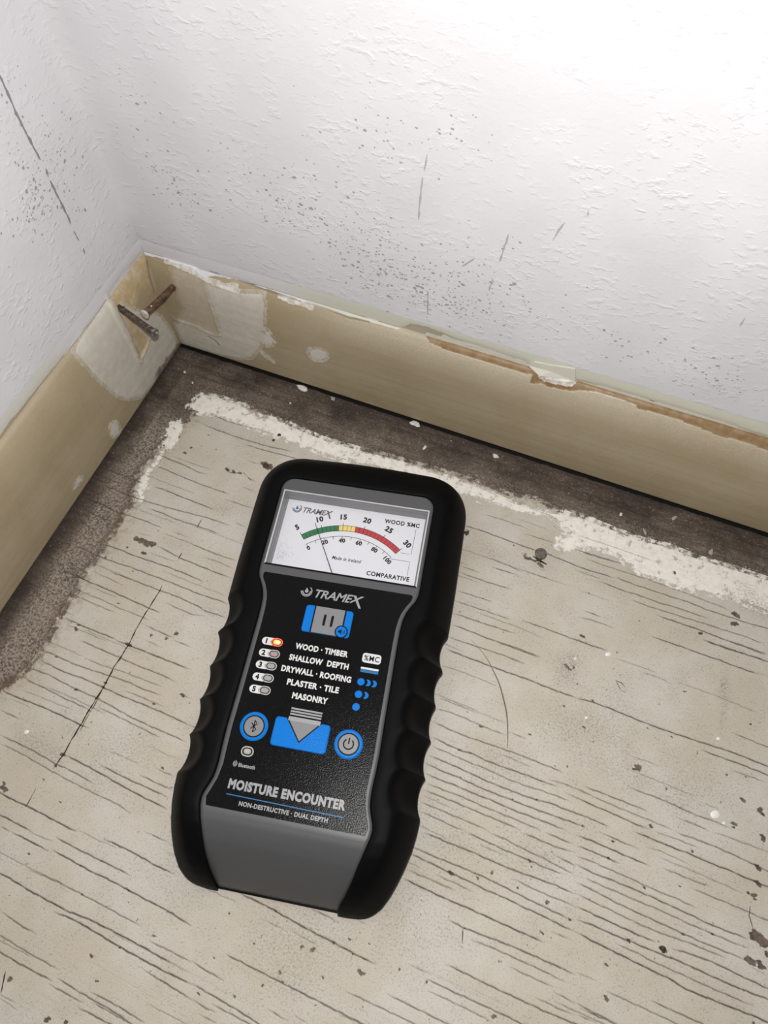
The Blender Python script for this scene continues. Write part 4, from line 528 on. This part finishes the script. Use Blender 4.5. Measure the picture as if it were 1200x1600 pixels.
# ---- flat shapes on the label: prisms
def prism(name, pts, z0, z1, mat, parent, bev=0.0):
    bm = bmesh.new(); n = len(pts)
    cx = sum(p[0] for p in pts)/n; cy = sum(p[1] for p in pts)/n
    lo = [bm.verts.new((x*MM, y*MM, z0*MM)) for x, y in pts]
    hi = [bm.verts.new((x*MM, y*MM, (z1-bev*.5)*MM)) for x, y in pts]
    bm.faces.new(hi if bev == 0 else lo[::-1]) if bev == 0 else None
    for i in range(n): j = (i+1) % n; bm.faces.new((lo[i], lo[j], hi[j], hi[i]))
    if bev:
        tp = []
        for (x, y) in pts:
            L = math.hypot(x-cx, y-cy)+1e-9; f = max(0, (L-bev)/L); tp.append(bm.verts.new(((cx+(x-cx)*f)*MM, (cy+(y-cy)*f)*MM, z1*MM)))
        for i in range(n): j = (i+1) % n; bm.faces.new((hi[i], hi[j], tp[j], tp[i]))
        bm.faces.new(tp)
    bmesh.ops.recalc_face_normals(bm, faces=bm.faces)
    return from_bm(name, bm, mat, parent)
def circ(x, y, r, n=32, ry=None): return [(x+r*math.cos(6.28318*k/n), y+(ry or r)*math.sin(6.28318*k/n)) for k in range(n)]
def pill(x, y, hw, hh, n=8):
    p = []
    for k in range(n+1): a = -math.pi/2+math.pi*k/n; p.append((x+hw-hh+hh*math.cos(a), y+hh*math.sin(a)))
    for k in range(n+1): a = math.pi/2+math.pi*k/n; p.append((x-hw+hh+hh*math.cos(a), y+hh*math.sin(a)))
    return p
def rrect(x0, y0, x1, y1, r, n=5):
    p = []
    for cx, cy, a0 in ((x1-r, y0+r, -90), (x1-r, y1-r, 0), (x0+r, y1-r, 90), (x0+r, y0+r, 180)):
        for k in range(n+1): a = math.radians(a0+90*k/n); p.append((cx+r*math.cos(a), cy+r*math.sin(a)))
    return p
def strip(name, pts, w, z, mat, parent, closed=False, h=.05):
    """a printed or moulded line of width w through pts"""
    pa = np.array(pts, float)
    if closed: pa = np.vstack([pa, pa[:1]])
    tg = np.gradient(pa, axis=0)
    if closed: tg[0] = tg[-1] = pa[1]-pa[-2]
    tg /= np.linalg.norm(tg, axis=1)[:, None]+1e-9; nm = np.stack([-tg[:, 1], tg[:, 0]], 1)*w/2
    vs, fs = [], []
    for p, q in zip(pa, nm): vs += [(*(p+q), z), (*(p-q), z), (*(p+q), z+h), (*(p-q), z+h)]
    for i in range(len(pa)-1):
        a = 4*i; fs += [(a+2, a+3, a+7, a+6), (a, a+2, a+6, a+4), (a+1, a+5, a+7, a+3)]
    fs += [(0, 1, 3, 2), (4*len(pa)-4, 4*len(pa)-2, 4*len(pa)-1, 4*len(pa)-3)]
    return from_py(name, vs, fs, mat, parent)
_cu = bpy.data.curves.new('t', 'FONT'); _cu.body = 'H'; _o = bpy.data.objects.new('t', _cu); SC.collection.objects.link(_o); bpy.context.view_layer.update()
CAPH = _o.dimensions.y; bpy.data.objects.remove(_o); bpy.data.curves.remove(_cu)
print('CAPH', CAPH)
def text(s, mat, parent, z, x0=None, y0=0, width=None, cap=1.0, cx=None, shear=0.0, bold=0.0, rot=0.0, center_v=False, name='lettering', space=1.0):
    cu = bpy.data.curves.new('t', 'FONT'); cu.body = s; cu.size = 1; cu.shear = shear; cu.offset = bold; cu.extrude = .012; cu.resolution_u = 3; cu.space_character = space
    o = bpy.data.objects.new('t', cu); SC.collection.objects.link(o); bpy.context.view_layer.update()
    me = bpy.data.meshes.new_from_object(o.evaluated_get(bpy.context.evaluated_depsgraph_get())); bpy.data.objects.remove(o); bpy.data.curves.remove(cu)
    co = np.zeros(len(me.vertices)*3); me.vertices.foreach_get('co', co); co = co.reshape(-1, 3)
    lo, hi = co.min(0), co.max(0); H = CAPH+2*bold
    sy = cap/H; sx = (width/(hi[0]-lo[0])) if width else sy
    co[:, 0] = (co[:, 0]-lo[0])*sx; co[:, 1] = (co[:, 1]+bold)*sy
    W_ = (hi[0]-lo[0])*sx
    if cx is not None: co[:, 0] -= W_/2; bx = cx
    else: bx = x0
    if center_v: co[:, 1] -= cap/2
    c_, s_ = math.cos(rot), math.sin(rot); x = co[:, 0]*c_-co[:, 1]*s_; y = co[:, 0]*s_+co[:, 1]*c_
    out = np.stack([x+bx, y+y0, np.where(co[:, 2] > 0, z+.03, z-.02)], 1)*MM
    me.vertices.foreach_set('co', out.ravel()); me.update(); me.name = name
    return link(name, me, mat, parent)
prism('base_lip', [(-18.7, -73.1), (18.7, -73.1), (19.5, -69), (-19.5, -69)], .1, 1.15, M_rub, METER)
# ---- keypad label
half = [(-52, 24.1), (-49.6, 24.3), (-47.5, 23.5), (-44, 22.4), (-40, 21.9), (-34, 22.1), (-29, 22.2), (-20, 22.0), (-11, 21.9), (-3, 21.8), (5, 21.7), (10, 21.8), (13, 22.1), (15.5, 22.7), (18, 23.8), (20.3, 25.2), (21.8, 25.5), (22.4, 25.0)]
pts = [(w-.4, v) if i == 0 else (w, v) for i, (v, w) in enumerate(half)]; pts = pts+[(-w, v) for w, v in pts[::-1]]
PANEL = prism('keypad_label', pts, 20.95, 21.12, M_panel, METER)
ZT = 21.12
def droplet_logo(x, y, r, mat, parent, z, dropmat=None):
    for k, rr in enumerate((r, r*.72)):
        strip('logo_arc', [(x+rr*math.cos(a), y+rr*math.sin(a)) for a in np.linspace(math.radians(-178), math.radians(55-k*45), 22)], r*.20, z, mat, parent, h=.04)
    d = [(x-r*.05, y+r*.75)]+[(x+r*.34*math.cos(a), y+r*.02+r*.34*math.sin(a)) for a in np.linspace(math.radians(40), math.radians(-220), 16)]
    prism('logo_drop', d[::-1], z, z+.04, dropmat or mat, parent)
def brand(x0, x1, yb, cap, mat, parent, z, tail):
    text('TRAME', mat, parent, z, x0=x0, y0=yb, width=(x1-x0)*.80, cap=cap, shear=.28, bold=.02, space=.95)
    xw = x1-(x1-x0)*.24                                    # the X with its long leg running below the line
    w = cap*.20; xl, xr = xw, x1
    p = lambda q: [(a, b) for a, b in q]
    prism('lettering', p([(xl+cap*.16, yb+cap), (xl+cap*.50, yb+cap), (xr-cap*.02, yb-tail), (xr-cap*.30, yb-tail)])[::-1], z, z+.035, mat, parent)
    prism('lettering', p([(xl-cap*.30, yb), (xl-cap*.02, yb), (xr+cap*.12, yb+cap), (xr-cap*.22, yb+cap)]), z, z+.03, mat, parent)
droplet_logo(-9.6, 17.9, 1.75, M_grey, PANEL, ZT)
brand(-6.6, 9.4, 16.2, 2.9, M_grey, PANEL, ZT, 1.3)
for s, x0, x1, y in (('WOOD · TIMBER', -8.9, 8.3, -1.85), ('SHALLOW  DEPTH', -10.0, 9.3, -5.75), ('DRYWALL · ROOFING', -11.6, 10.9, -9.65), ('PLASTER · TILE', -8.8, 7.8, -13.55), ('MASONRY', -6.2, 5.1, -17.45)):
    text(s, M_white, PANEL, ZT, x0=x0, y0=y, width=x1-x0, cap=1.95, bold=.045, space=1.1)
text('MOISTURE ENCOUNTER', M_grey, PANEL, ZT, x0=-18.7, y0=-46.4, width=35.4, cap=2.8, bold=.055, space=1.12)
strip('blue_rule', [(-18.6, -47.95), (16.5, -48.25)], .28, ZT, M_blue2, PANEL)
text('NON-DESTRUCTIVE · DUAL DEPTH', M_grey, PANEL, ZT, x0=-14.2, y0=-50.5, width=26.6, cap=1.3, bold=.04, space=1.1)
text('Bluetooth', M_grey, PANEL, ZT, x0=-17.2, y0=-40.0, width=5.1, cap=1.15, bold=.035, space=1.1)
strip('bluetooth_mark', pill(-18.3, -39.3, .55, .82)[:], .22, ZT, M_grey, PANEL, True)
strip('bluetooth_mark', [(-18.6, -39.7), (-18.05, -39.05), (-18.3, -38.8), (-18.3, -39.9), (-18.05, -39.6), (-18.6, -39.0)], .14, ZT, M_grey, PANEL)
for k, yv in enumerate((-0.9, -4.8, -8.75, -12.7, -16.6)):
    b = pill(-18.35, yv, 1.7, 1.22); b = [(min(x, -16.9), y) for x, y in b]
    # the badge has a concave right end that follows the light beside it
    bd = [p for p in pill(-18.2, yv, 1.9, 1.25) if p[0] < -18.2]+[(-16.6, yv-1.25)][::-1]
    left = [(-18.75+1.25*math.cos(a), yv+1.25*math.sin(a)) for a in np.linspace(math.pi/2, 1.5*math.pi, 12)]
    right = [(-15.1-2.0*math.cos(a), yv+1.3*math.sin(a)) for a in np.linspace(-math.radians(70), math.radians(70), 9)]
    bp = left+[(-16.4, yv-1.25)]+[q for q in right if abs(q[1]-yv) < 1.2]+[(-16.4, yv+1.25)]
    BD = prism('number_badge', bp[::-1], ZT, ZT+.03, M_white, PANEL)
    text(str(k+1), M_black, PANEL, ZT+.03, cx=-18.5, y0=yv, cap=1.75, bold=.05, center_v=True)
    RG = prism('indicator_ring', pill(-15.05, yv+.05, 1.9, 1.35), ZT, ZT+.05, M_ledr if k == 0 else M_ring, PANEL)
    prism('indicator_gap', pill(-15.05, yv+.05, 1.55, 1.02), ZT, ZT+.08, M_black, PANEL)
    prism('indicator_light', pill(-15.05, yv+.05, 1.25, .78), ZT, ZT+.22, (M_lit if k == 0 else M_ledp if k == 1 else M_led), PANEL, .2)
    if k == 0: prism('indicator_core', pill(-14.8, yv+.05, .75, .42), ZT+.1, ZT+.27, M_lit2, PANEL, .15)
prism('indicator_ring', pill(-15.6, -35.3, 1.95, 1.5), ZT, ZT+.05, M_ring, PANEL); prism('indicator_gap', pill(-15.6, -35.3, 1.6, 1.15), ZT, ZT+.08, M_black, PANEL); prism('indicator_light', pill(-15.6, -35.3, 1.15, .78), ZT, ZT+.2, M_ledw, PANEL, .2)
# %MC badge, stripe and the depth dots
prism('unit_badge', rrect(13.0, -2.45, 19.0, .65, .9), ZT, ZT+.03, M_white, PANEL)
text('%MC', M_black, PANEL, ZT+.03, cx=16.0, y0=-.9, width=4.9, cap=1.75, bold=.02, center_v=True, space=1.12)
prism('white_stripe', rrect(13.1, -4.6, 18.9, -3.95, .3), ZT, ZT+.03, M_white, PANEL); prism('blue_stripe', rrect(13.1, -5.6, 18.9, -4.72, .4), ZT, ZT+.03, M_blue2, PANEL)
def crescent(x, y, r=1.05):
    o_ = [(x+r*math.cos(a), y+r*math.sin(a)) for a in np.linspace(-2.0, 2.0, 14)]; i_ = [(x-1.05*r+r*1.05*math.cos(a), y+r*1.05*math.sin(a)) for a in np.linspace(1.05, -1.05, 10)]
    prism('depth_crescent', o_+i_, ZT, ZT+.03, M_blue, PANEL)
for y in (-8.7, -12.65, -16.6): prism('depth_dot', circ(14.05, y, 1.15, 24), ZT, ZT+.03, M_blue, PANEL)
crescent(16.15, -8.7); crescent(18.05, -8.7); crescent(16.15, -12.65)
# hold key
HK = prism('hold_key', rrect(-8.4, 4.2, 7.4, 13.4, 1.0), ZT, ZT+.25, M_blue, METER, .35)
prism('key_border', [(-5.6, 4.25), (5.05, 4.25), (5.05, 13.35), (-5.6, 13.35)], ZT, ZT+.30, M_black, HK)
prism('key_plate', [(-5.1, 4.35), (4.55, 4.35), (4.55, 13.3), (-5.1, 13.3)], ZT, ZT+.36, M_key, HK)
for u in (-1.55, .95): prism('pause_bar', pill(0, 0, 1.95, .42), ZT, ZT+.40, M_black, HK).matrix_local = Matrix.Translation((u*MM, 8.95*MM, 0)) @ Matrix.Rotation(math.pi/2, 4, 'Z')
prism('sound_disc_border', circ(4.65, 6.0, 2.15), ZT, ZT+.40, M_black, HK); prism('sound_disc', circ(4.65, 6.0, 1.75), ZT, ZT+.44, M_blue, HK)
prism('speaker_symbol', [(3.6, 5.65), (4.1, 5.65), (4.75, 5.05), (4.75, 6.95), (4.1, 6.35), (3.6, 6.35)], ZT, ZT+.47, M_black, HK)
for r_ in (.55, 1.0): strip('sound_wave', [(4.8+r_*math.cos(a), 6.0+r_*math.sin(a)) for a in np.linspace(-.8, .8, 8)], .17, ZT+.43, M_black, HK)
# round keys
def round_key(name, x, y):
    K = prism(name, circ(x, y, 4.35, 48), ZT, ZT+.35, M_blue, METER, .45)
    prism('key_border', circ(x, y, 3.35, 40), ZT, ZT+.40, M_black, K); prism('key_plate', circ(x, y, 3.0, 40), ZT, ZT+.48, M_key, K, .2); return K
BT = round_key('wireless_key', -15.5, -27.8)
x, y = -15.5, -27.8
strip('wireless_symbol', [(x-.85, y-.85), (x+.85, y+.85), (x, y+1.75)], .32, ZT+.45, M_black, BT); strip('wireless_symbol', [(x, y+1.75), (x, y-1.75)], .32, ZT+.45, M_black, BT); strip('wireless_symbol', [(x, y-1.75), (x+.85, y-.85), (x-.85, y+.85)], .32, ZT+.45, M_black, BT)
PW = round_key('power_key', 14.05, -27.95)
x, y = 14.05, -27.95
strip('power_symbol', [(x+1.5*math.cos(a), y+1.5*math.sin(a)) for a in np.linspace(math.radians(125), math.radians(415), 26)], .42, ZT+.45, M_black, PW); strip('power_symbol', [(x, y+.1), (x, y+1.9)], .42, ZT+.46, M_black, PW)
# mode key: blue block with a grey arrow dipping into it
MK = prism('mode_key', rrect(-9.5, -32.2, 7.7, -23.5, 1.1), ZT, ZT+.30, M_blue, METER, .4)
prism('key_border', [(-6.3, -23.45), (-.9, -30.3), (5.0, -23.45)], ZT, ZT+.34, M_black, MK)
prism('arrow_plate', [(-5.6, -23.6), (-.9, -29.7), (4.4, -23.6), (4.4, -23.2), (-5.6, -23.2)], ZT, ZT+.40, M_key, MK)
prism('arrow_edge', [(-5.6, -24.2), (4.4, -24.2), (4.4, -22.9), (-5.6, -22.9)], ZT, ZT+.44, M_grey, MK)
for k, yv in enumerate((-22.1, -21.25, -20.4)): prism('arrow_bar', [(-5.5, yv-.26), (4.3, yv-.26), (4.3, yv+.26), (-5.5, yv+.26)], ZT, ZT+.12, M_grey, MK)
# ---- dial, rim, window, needle
ZD = 16.5
DIAL = prism('dial_card', [(-24.9, 26.6), (25.3, 26.6), (25.3, 53.6), (-24.9, 53.6)], ZD-.4, ZD, M_dial, METER)
# the clear window's thick edge: a frame stepping down from the face to the card
O = [(-26.2, 25.2), (26.2, 25.2), (26.2, 54.3), (-26.2, 54.3)]
def inset(d): return [(-26.2+d, 25.2+d), (26.2-d, 25.2+d), (26.2-d, 54.3-d), (-26.2+d, 54.3-d)]
steps = [(0, 19.5), (0, 21.35), (.12, 21.45), (.42, 21.45), (.5, 21.3), (.55, 20.2), (.75, 20.0), (.95, 18.6), (1.15, 18.4), (1.25, ZD-.3)]
vs = []; fs = []
for d, z in steps: vs += [(x, y, z) for x, y in inset(d)]
for i in range(len(steps)-1):
    for k in range(4): a, b = 4*i+k, 4*i+(k+1) % 4; fs.append((a, b, b+4, a+4))
RIM = from_py('window_rim', vs, fs, M_rim, METER)
RIM.data.materials.append(M_rim_glint); RIM.data.materials.append(M_black)
for p in RIM.data.polygons: p.material_index = 2 if p.index % 4 == 0 and p.index//4 < 6 else 1 if p.index//4 in (1, 2, 3) and p.index % 4 else 0  # highlights painted on top and side edges, dark recess line on the bottom
prism('display_window', inset(.5), 20.75, 21.0, M_glass, METER)
DC = (.41, 17.9); ang = lambda val: math.radians(-38.8+77.6*(val-5)/25)
pol = lambda r, a: (DC[0]+r*math.sin(a), DC[1]+r*math.cos(a))
seg_me = {}
for k in range(25):
    a0, a1 = ang(5+k)+.0016, ang(6+k)-.0016; mt = M_green if k < 9 else M_yellow if k < 13 else M_red
    q = [pol(26.1, a) for a in np.linspace(a0, a1, 4)]+[pol(28.2, a) for a in np.linspace(a1, a0, 4)]
    prism('scale_segment', q, ZD, ZD+.03, mt, DIAL)
AR = np.linspace(ang(5), ang(30), 60)
strip('scale_line', [pol(26.1, a) for a in AR], .16, ZD, M_ink, DIAL, h=.04); strip('scale_line', [pol(28.2, a) for a in AR], .16, ZD, M_ink, DIAL, h=.04)
strip('scale_line', [pol(24.0, a) for a in AR], .17, ZD, M_ink, DIAL, h=.04)
for k in range(26): strip('tick', [pol(26.1, ang(5+k)), pol(28.2 if k % 5 else 29.2, ang(5+k))], .14 if k % 5 else .18, ZD, M_ink, DIAL, h=.04)
for k in range(11): a = ang(5+2.5*k); strip('tick', [pol(24.0, a), pol(22.6 if k % 2 == 0 else 22.9, a)], .17, ZD, M_ink, DIAL, h=.04)
for val in (5, 10, 15, 20, 25, 30):
    a = ang(val); x, y = pol(30.55, a); text(str(val), M_ink, DIAL, ZD, cx=x-.0, y0=y, cap=2.1, bold=.05, space=1.08, rot=-a, name='numeral'); 
for val in range(0, 101, 20):
    a = ang(5+val/4); x, y = pol(21.55, a); text(str(val), M_ink, DIAL, ZD, cx=x, y0=y, cap=1.65, bold=.05, space=1.08, rot=-a, name='numeral')
text('WOOD %MC', M_ink, DIAL, ZD, x0=10.8, y0=49.3, width=12.5, cap=1.65, bold=.035, space=1.12)
text('COMPARATIVE', M_ink, DIAL, ZD, x0=8.2, y0=28.7, width=14.8, cap=1.65, bold=.035, space=1.12)
text('Made in Ireland', M_ink, DIAL, ZD, x0=-4.7, y0=32.6, width=10.3, cap=1.3, bold=.015, shear=.22, space=1.06)
strip('bracket_line', [(22.3, 48.6), (22.1, 38.85), (18.4, 38.85)], .13, ZD, M_ink, DIAL, h=.04)
strip('bracket_line', [(15.4, 36.0), (22.1, 36.0), (22.1, 30.8)], .13, ZD, M_ink, DIAL, h=.04)
droplet_logo(-21.1, 49.9, 1.55, M_logo, DIAL, ZD, M_logob)
brand(-18.8, -8.2, 48.6, 2.15, M_logo, DIAL, ZD, 1.0)
# scuffs on the card's lower left corner
r_ = np.random.default_rng(11); vs, fs = [], []
for k in range(150):
    x = -24+abs(r_.normal())*3.2; y = 29+abs(r_.normal())*4.2
    if x > -14 or y > 46: continue
    s = .06+.10*r_.random(); b0 = len(vs); L = s*(1+2*r_.random())
    vs += [(x-s*.5, y-L, ZD+.02), (x+s*.5, y-L*.6, ZD+.02), (x+s*.6, y+L, ZD+.02), (x-s*.3, y+L*.7, ZD+.02)]; fs.append((b0, b0+1, b0+2, b0+3))
SCUFF = plain('scuff', (.42, .42, .45, 1), .7, .2)
o = from_py('scuff', vs, fs, SCUFF, DIAL); o['kind'] = 'stuff'
# needle: a thin wedge with its hub hidden under the lower frame
p0, p1 = Vector((-4.0, 28.4)), Vector((-13.4, 45.1)); d = (p1-p0).normalized(); nn = Vector((-d.y, d.x)); p0 = p0-d*1.9
w0, w1 = .17, .10; vs = []
for p, w in ((p0, w0), (p1, w1)):
    for sg, z in ((1, ZD+.35), (-1, ZD+.35), (0, ZD+.62)): q = p+nn*w*sg; vs.append((q.x, q.y, z))
from_py('needle', vs, [(0, 1, 4, 3), (1, 2, 5, 4), (2, 0, 3, 5), (0, 2, 1), (3, 4, 5)], M_needle, METER)
# ================================================================ NAILS
def mat_nail(name, c0, c1, paint):
    t = NT(name); n1 = t.noise(600, 4, .65); n2 = t.noise(260, 3, .5)
    col = t.mix(t.ramp(n1, .4, .62), c0, c1)
    if paint: col = t.mix(t.ramp(n2, paint, paint+.03), col, (.62, .57, .52, 1))
    return t.out(col, .55, t.bump(n1, .6, .0003), .5)
M_nail = mat_nail('rusty_nail', (.035, .024, .018, 1), (.115, .07, .045, 1), .62); M_nail2 = mat_nail('brown_nail', (.060, .030, .018, 1), (.16, .085, .05, 1), .60); M_nail3 = mat_nail('dull_grey_nail', (.055, .045, .036, 1), (.12, .10, .085, 1), 0)
M_headp = mat_nail('paint_on_nail_head', (.60, .56, .52, 1), (.45, .41, .37, 1), .58)
M_hole = plain('dark_nail_hole', (.018, .010, .007, 1), .9, .1)
def lathe(name, profile, mat, parent, N=20, smooth=True):
    vs, fs = [], []
    for r, z in profile:
        for k in range(N): a = 6.28318*k/N; vs.append((r*math.cos(a), r*math.sin(a), z))
    for i in range(len(profile)-1):
        for k in range(N): a = i*N+k; b = i*N+(k+1) % N; fs.append((a, b, b+N, a+N))
    fs.append(tuple(range(N-1, -1, -1))); fs.append(tuple((len(profile)-1)*N+k for k in range(N)))
    return from_py(name, vs, fs, mat, parent, smooth)
def nail(base, head, r, rh, mat, mhead, label, hole=True, sink=4.0, hh=.9):
    b, h = Vector(base), Vector(head); d = (h-b).normalized(); L = (h-b).length
    e = bpy.data.objects.new('nail', None); SC.collection.objects.link(e); e.empty_display_size = .01
    e.location = b*MM; e.rotation_mode = 'QUATERNION'; e.rotation_quaternion = d.to_track_quat('Z', 'Y')
    lathe('shank', [(r*.9, -sink), (r, 0), (r*1.04, L*.3), (r*.97, L*.6), (r*1.05, L-hh*2.2), (r*1.3, L-hh)], mat, e)
    lathe('head', [(r*1.25, L-hh*1.2), (rh*.92, L-hh*.75), (rh, L-hh*.35), (rh*.97, L-hh*.1), (rh*.82, L+.02), (rh*.3, L+.1)], mhead, e)
    return thing(e, label, 'nail')
n1, n2 = NAILS
N1 = nail(n1[0], n1[1], 1.2, 1.7, M_nail, mat_nail('nail_head_chipped', (.07, .06, .055, 1), (.2, .19, .18, 1), .52), 'rusty nail sticking out of the left skirting board at the corner')
N2 = nail(n2[0], n2[1], 1.25, 1.9, M_nail2, M_headp, 'brown nail with a white painted head sticking out of the right-hand skirting board')
FN = nail((FNAIL[0][0], FNAIL[0][1], -.2), FNAIL[1], .85, 2.15, M_nail3, M_nail3, 'round headed dark nail standing proud of the floor right of the meter', sink=2, hh=.8)
def hole_ring(parent, ctr, axis, r):
    vs, fs = [], []; N = 16; rr = random.Random(3)
    for k in range(N):
        a = 6.28318*k/N; q = r*(1+rr.uniform(-.25, .35)); c_, s_ = math.cos(a)*q, math.sin(a)*q
        vs.append((ctr[0]+.42, ctr[1]+c_, ctr[2]+s_) if axis == 'x' else (ctr[0]+c_, ctr[1]-.42, ctr[2]+s_))
    return from_py('nail_hole', vs, [tuple(range(N))], M_hole, parent)
hole_ring(sk_l, n1[0], 'x', 1.35); hole_ring(sk_b, n2[0], 'y', 1.4)
# splinters of rust round the floor nail
M_rust = plain('rust_stain', (.05, .022, .015, 1), .9, .1)
ribbon('rust_streak', [(1.6, [(FNAIL[0][0]-2.6, FNAIL[0][1]+.5), (FNAIL[0][0]+.2, FNAIL[0][1]-.6), (FNAIL[0][0]+3.0, FNAIL[0][1]-1.0)]), (1.2, [(FNAIL[0][0]-1.5, FNAIL[0][1]-.9), (FNAIL[0][0]+1.8, FNAIL[0][1]-.5)])], M_rust, floor, lambda a, b: (a, b, .05), .3)
# ================================================================ LOOSE BITS ON THE FLOOR
def tube(name, pts, rad, mat, parent=None, N=6):
    vs, fs = [], []; pa = [Vector(p) for p in pts]; n = len(pa)
    for i, p in enumerate(pa):
        d = (pa[min(i+1, n-1)]-pa[max(i-1, 0)]).normalized(); s = d.cross(Vector((0, 0, 1))).normalized(); u = s.cross(d)
        for k in range(N): a = 6.28318*k/N; q = p+s*rad[i]*math.cos(a)+u*rad[i]*math.sin(a); vs.append(tuple(q))
    for i in range(n-1):
        for k in range(N): a = i*N+k; b = i*N+(k+1) % N; fs.append((a, b, b+N, a+N))
    fs.append(tuple(range(N-1, -1, -1))); fs.append(tuple((n-1)*N+k for k in range(N)))
    return from_py(name, vs, fs, mat, parent, True)
M_hair = plain('brown_fibre', (.13, .105, .075, 1), .7, .2)
hp = np.array(HAIR); tt = np.linspace(0, 1, len(hp)); ti = np.linspace(0, 1, 40)
hx, hy = np.interp(ti, tt, hp[:, 0]), np.interp(ti, tt, hp[:, 1])
for _ in range(3): hx[1:-1] = (hx[:-2]+hx[1:-1]*2+hx[2:])/4; hy[1:-1] = (hy[:-2]+hy[1:-1]*2+hy[2:])/4
hr = .04+.15*np.sin(np.pi*ti**1.4)**1.2
thing(tube('fibre', [(a, b, .16+r*.4) for a, b, r in zip(hx, hy, hr)], list(hr), M_hair), 'long curved brown fibre lying on the floor right of the meter', 'fibre')
M_crumb = mat_nail('dark_crumb', (.018, .012, .009, 1), (.07, .045, .03, 1), 0); M_chip = plain('white_paint_chip', (.62, .60, .56, 1), .6, .3); M_chipd = plain('grey_plaster_bit', (.34, .31, .28, 1), .7, .2)
def lump(name, x, y, r, mat, label, cat, seed, flat=.55, group=None, el=1.0, rot=0.0):
    rr = random.Random(seed); bm = bmesh.new(); bmesh.ops.create_icosphere(bm, subdivisions=2, radius=1)
    f1, f2, f3 = (rr.uniform(0, 6) for _ in range(3))
    for v in bm.verts:
        c = v.co; k = 1+.22*math.sin(3*c.x+f1)+.2*math.sin(4*c.y+f2)+.15*math.sin(5*c.z+f3)+rr.uniform(-.08, .08)
        X_, Y_ = c.x*k*r*el, c.y*k*r; v.co = ((X_*math.cos(rot)-Y_*math.sin(rot))*MM, (X_*math.sin(rot)+Y_*math.cos(rot))*MM, max(-.55, c.z*k)*r*flat*MM)
    lo = min(v.co.z for v in bm.verts)
    for v in bm.verts: v.co.z -= lo
    o = from_bm(name, bm, mat); o.location = (x*MM, y*MM, 0.0); return thing(o, label, cat, group)
CL = ['dark crumb beside the upper right edge of the meter', 'dark brown crumb by the upper left corner of the meter', 'small black crumb on the white filler above the meter', 'tiny black curl on the white filler nearest the back skirting', 'dark square crumb alone on the lower right floorboards']
for (x, y), lb, r, el, ro in zip(CRUMBS[:5], CL, (.62, .95, .55, .55, .85), (1.2, 1.5, 1.1, 1.8, 1.1), (1.2, -.3, .3, .5, .4)): lump('crumb', x, y, r, M_crumb, lb, 'crumb', int(x*10), group='dark crumbs on the floor', el=el, rot=ro)
for i, s in enumerate([(-.5, .35), (.45, .5), (.1, -.75)]):
    ch = lump('crumb', CRUMBS[0][0]+s[0], CRUMBS[0][1]+s[1], .38, M_crumb, ['left-hand smallest crumb', 'right-hand smallest crumb', 'lowest smallest crumb'][i]+' of the dark cluster beside the meter head', 'crumb', 50+i, group='dark crumbs on the floor')
CH = [('white flake against the foot of the back skirting, nearest the corner', 1.5, 1.7, -.15, M_chip), ('grey flake at the foot of the back skirting behind the meter', .9, 1.3, -.6, M_chipd), ('white flake wedged under the back skirting above the meter', 1.1, 1.6, -.1, M_chip), ('upright white splinter on the brown strip behind the meter', .42, 3.2, 1.35, M_chip), ('broad white chip on the brown strip behind the meter head', .85, 1.7, -.3, M_chip), ('grey white sliver standing across the brown strip above the filler', .5, 3.0, 1.0, M_chipd), ('slanting grey sliver at the edge of the white filler', .5, 2.6, -.9, M_chipd), ('pale drip shaped bit on the brown strip at far right', .6, 2.4, 1.45, M_chipd), ('small white chip on the brown strip above the floor nail', .55, 1.2, 0, M_chip), ('white grain on the dark floor right in the corner', .5, 1.3, -.5, M_chip), ('second white grain in the corner, further from the skirting', .42, 1.1, .5, M_chip), ('tiny white grain on the brown wood left of the meter top', .35, 1.2, 0, M_chip)]
for i, ((x, y), (lb, r, el, ro, mt)) in enumerate(zip(CHIPS, CH)): lump('paint_chip', x, min(y, -r*1.05-.2) if i < 3 else y, r, mt, lb, 'paint chip', 200+i, .35, 'pale chips along the skirting', el, ro)
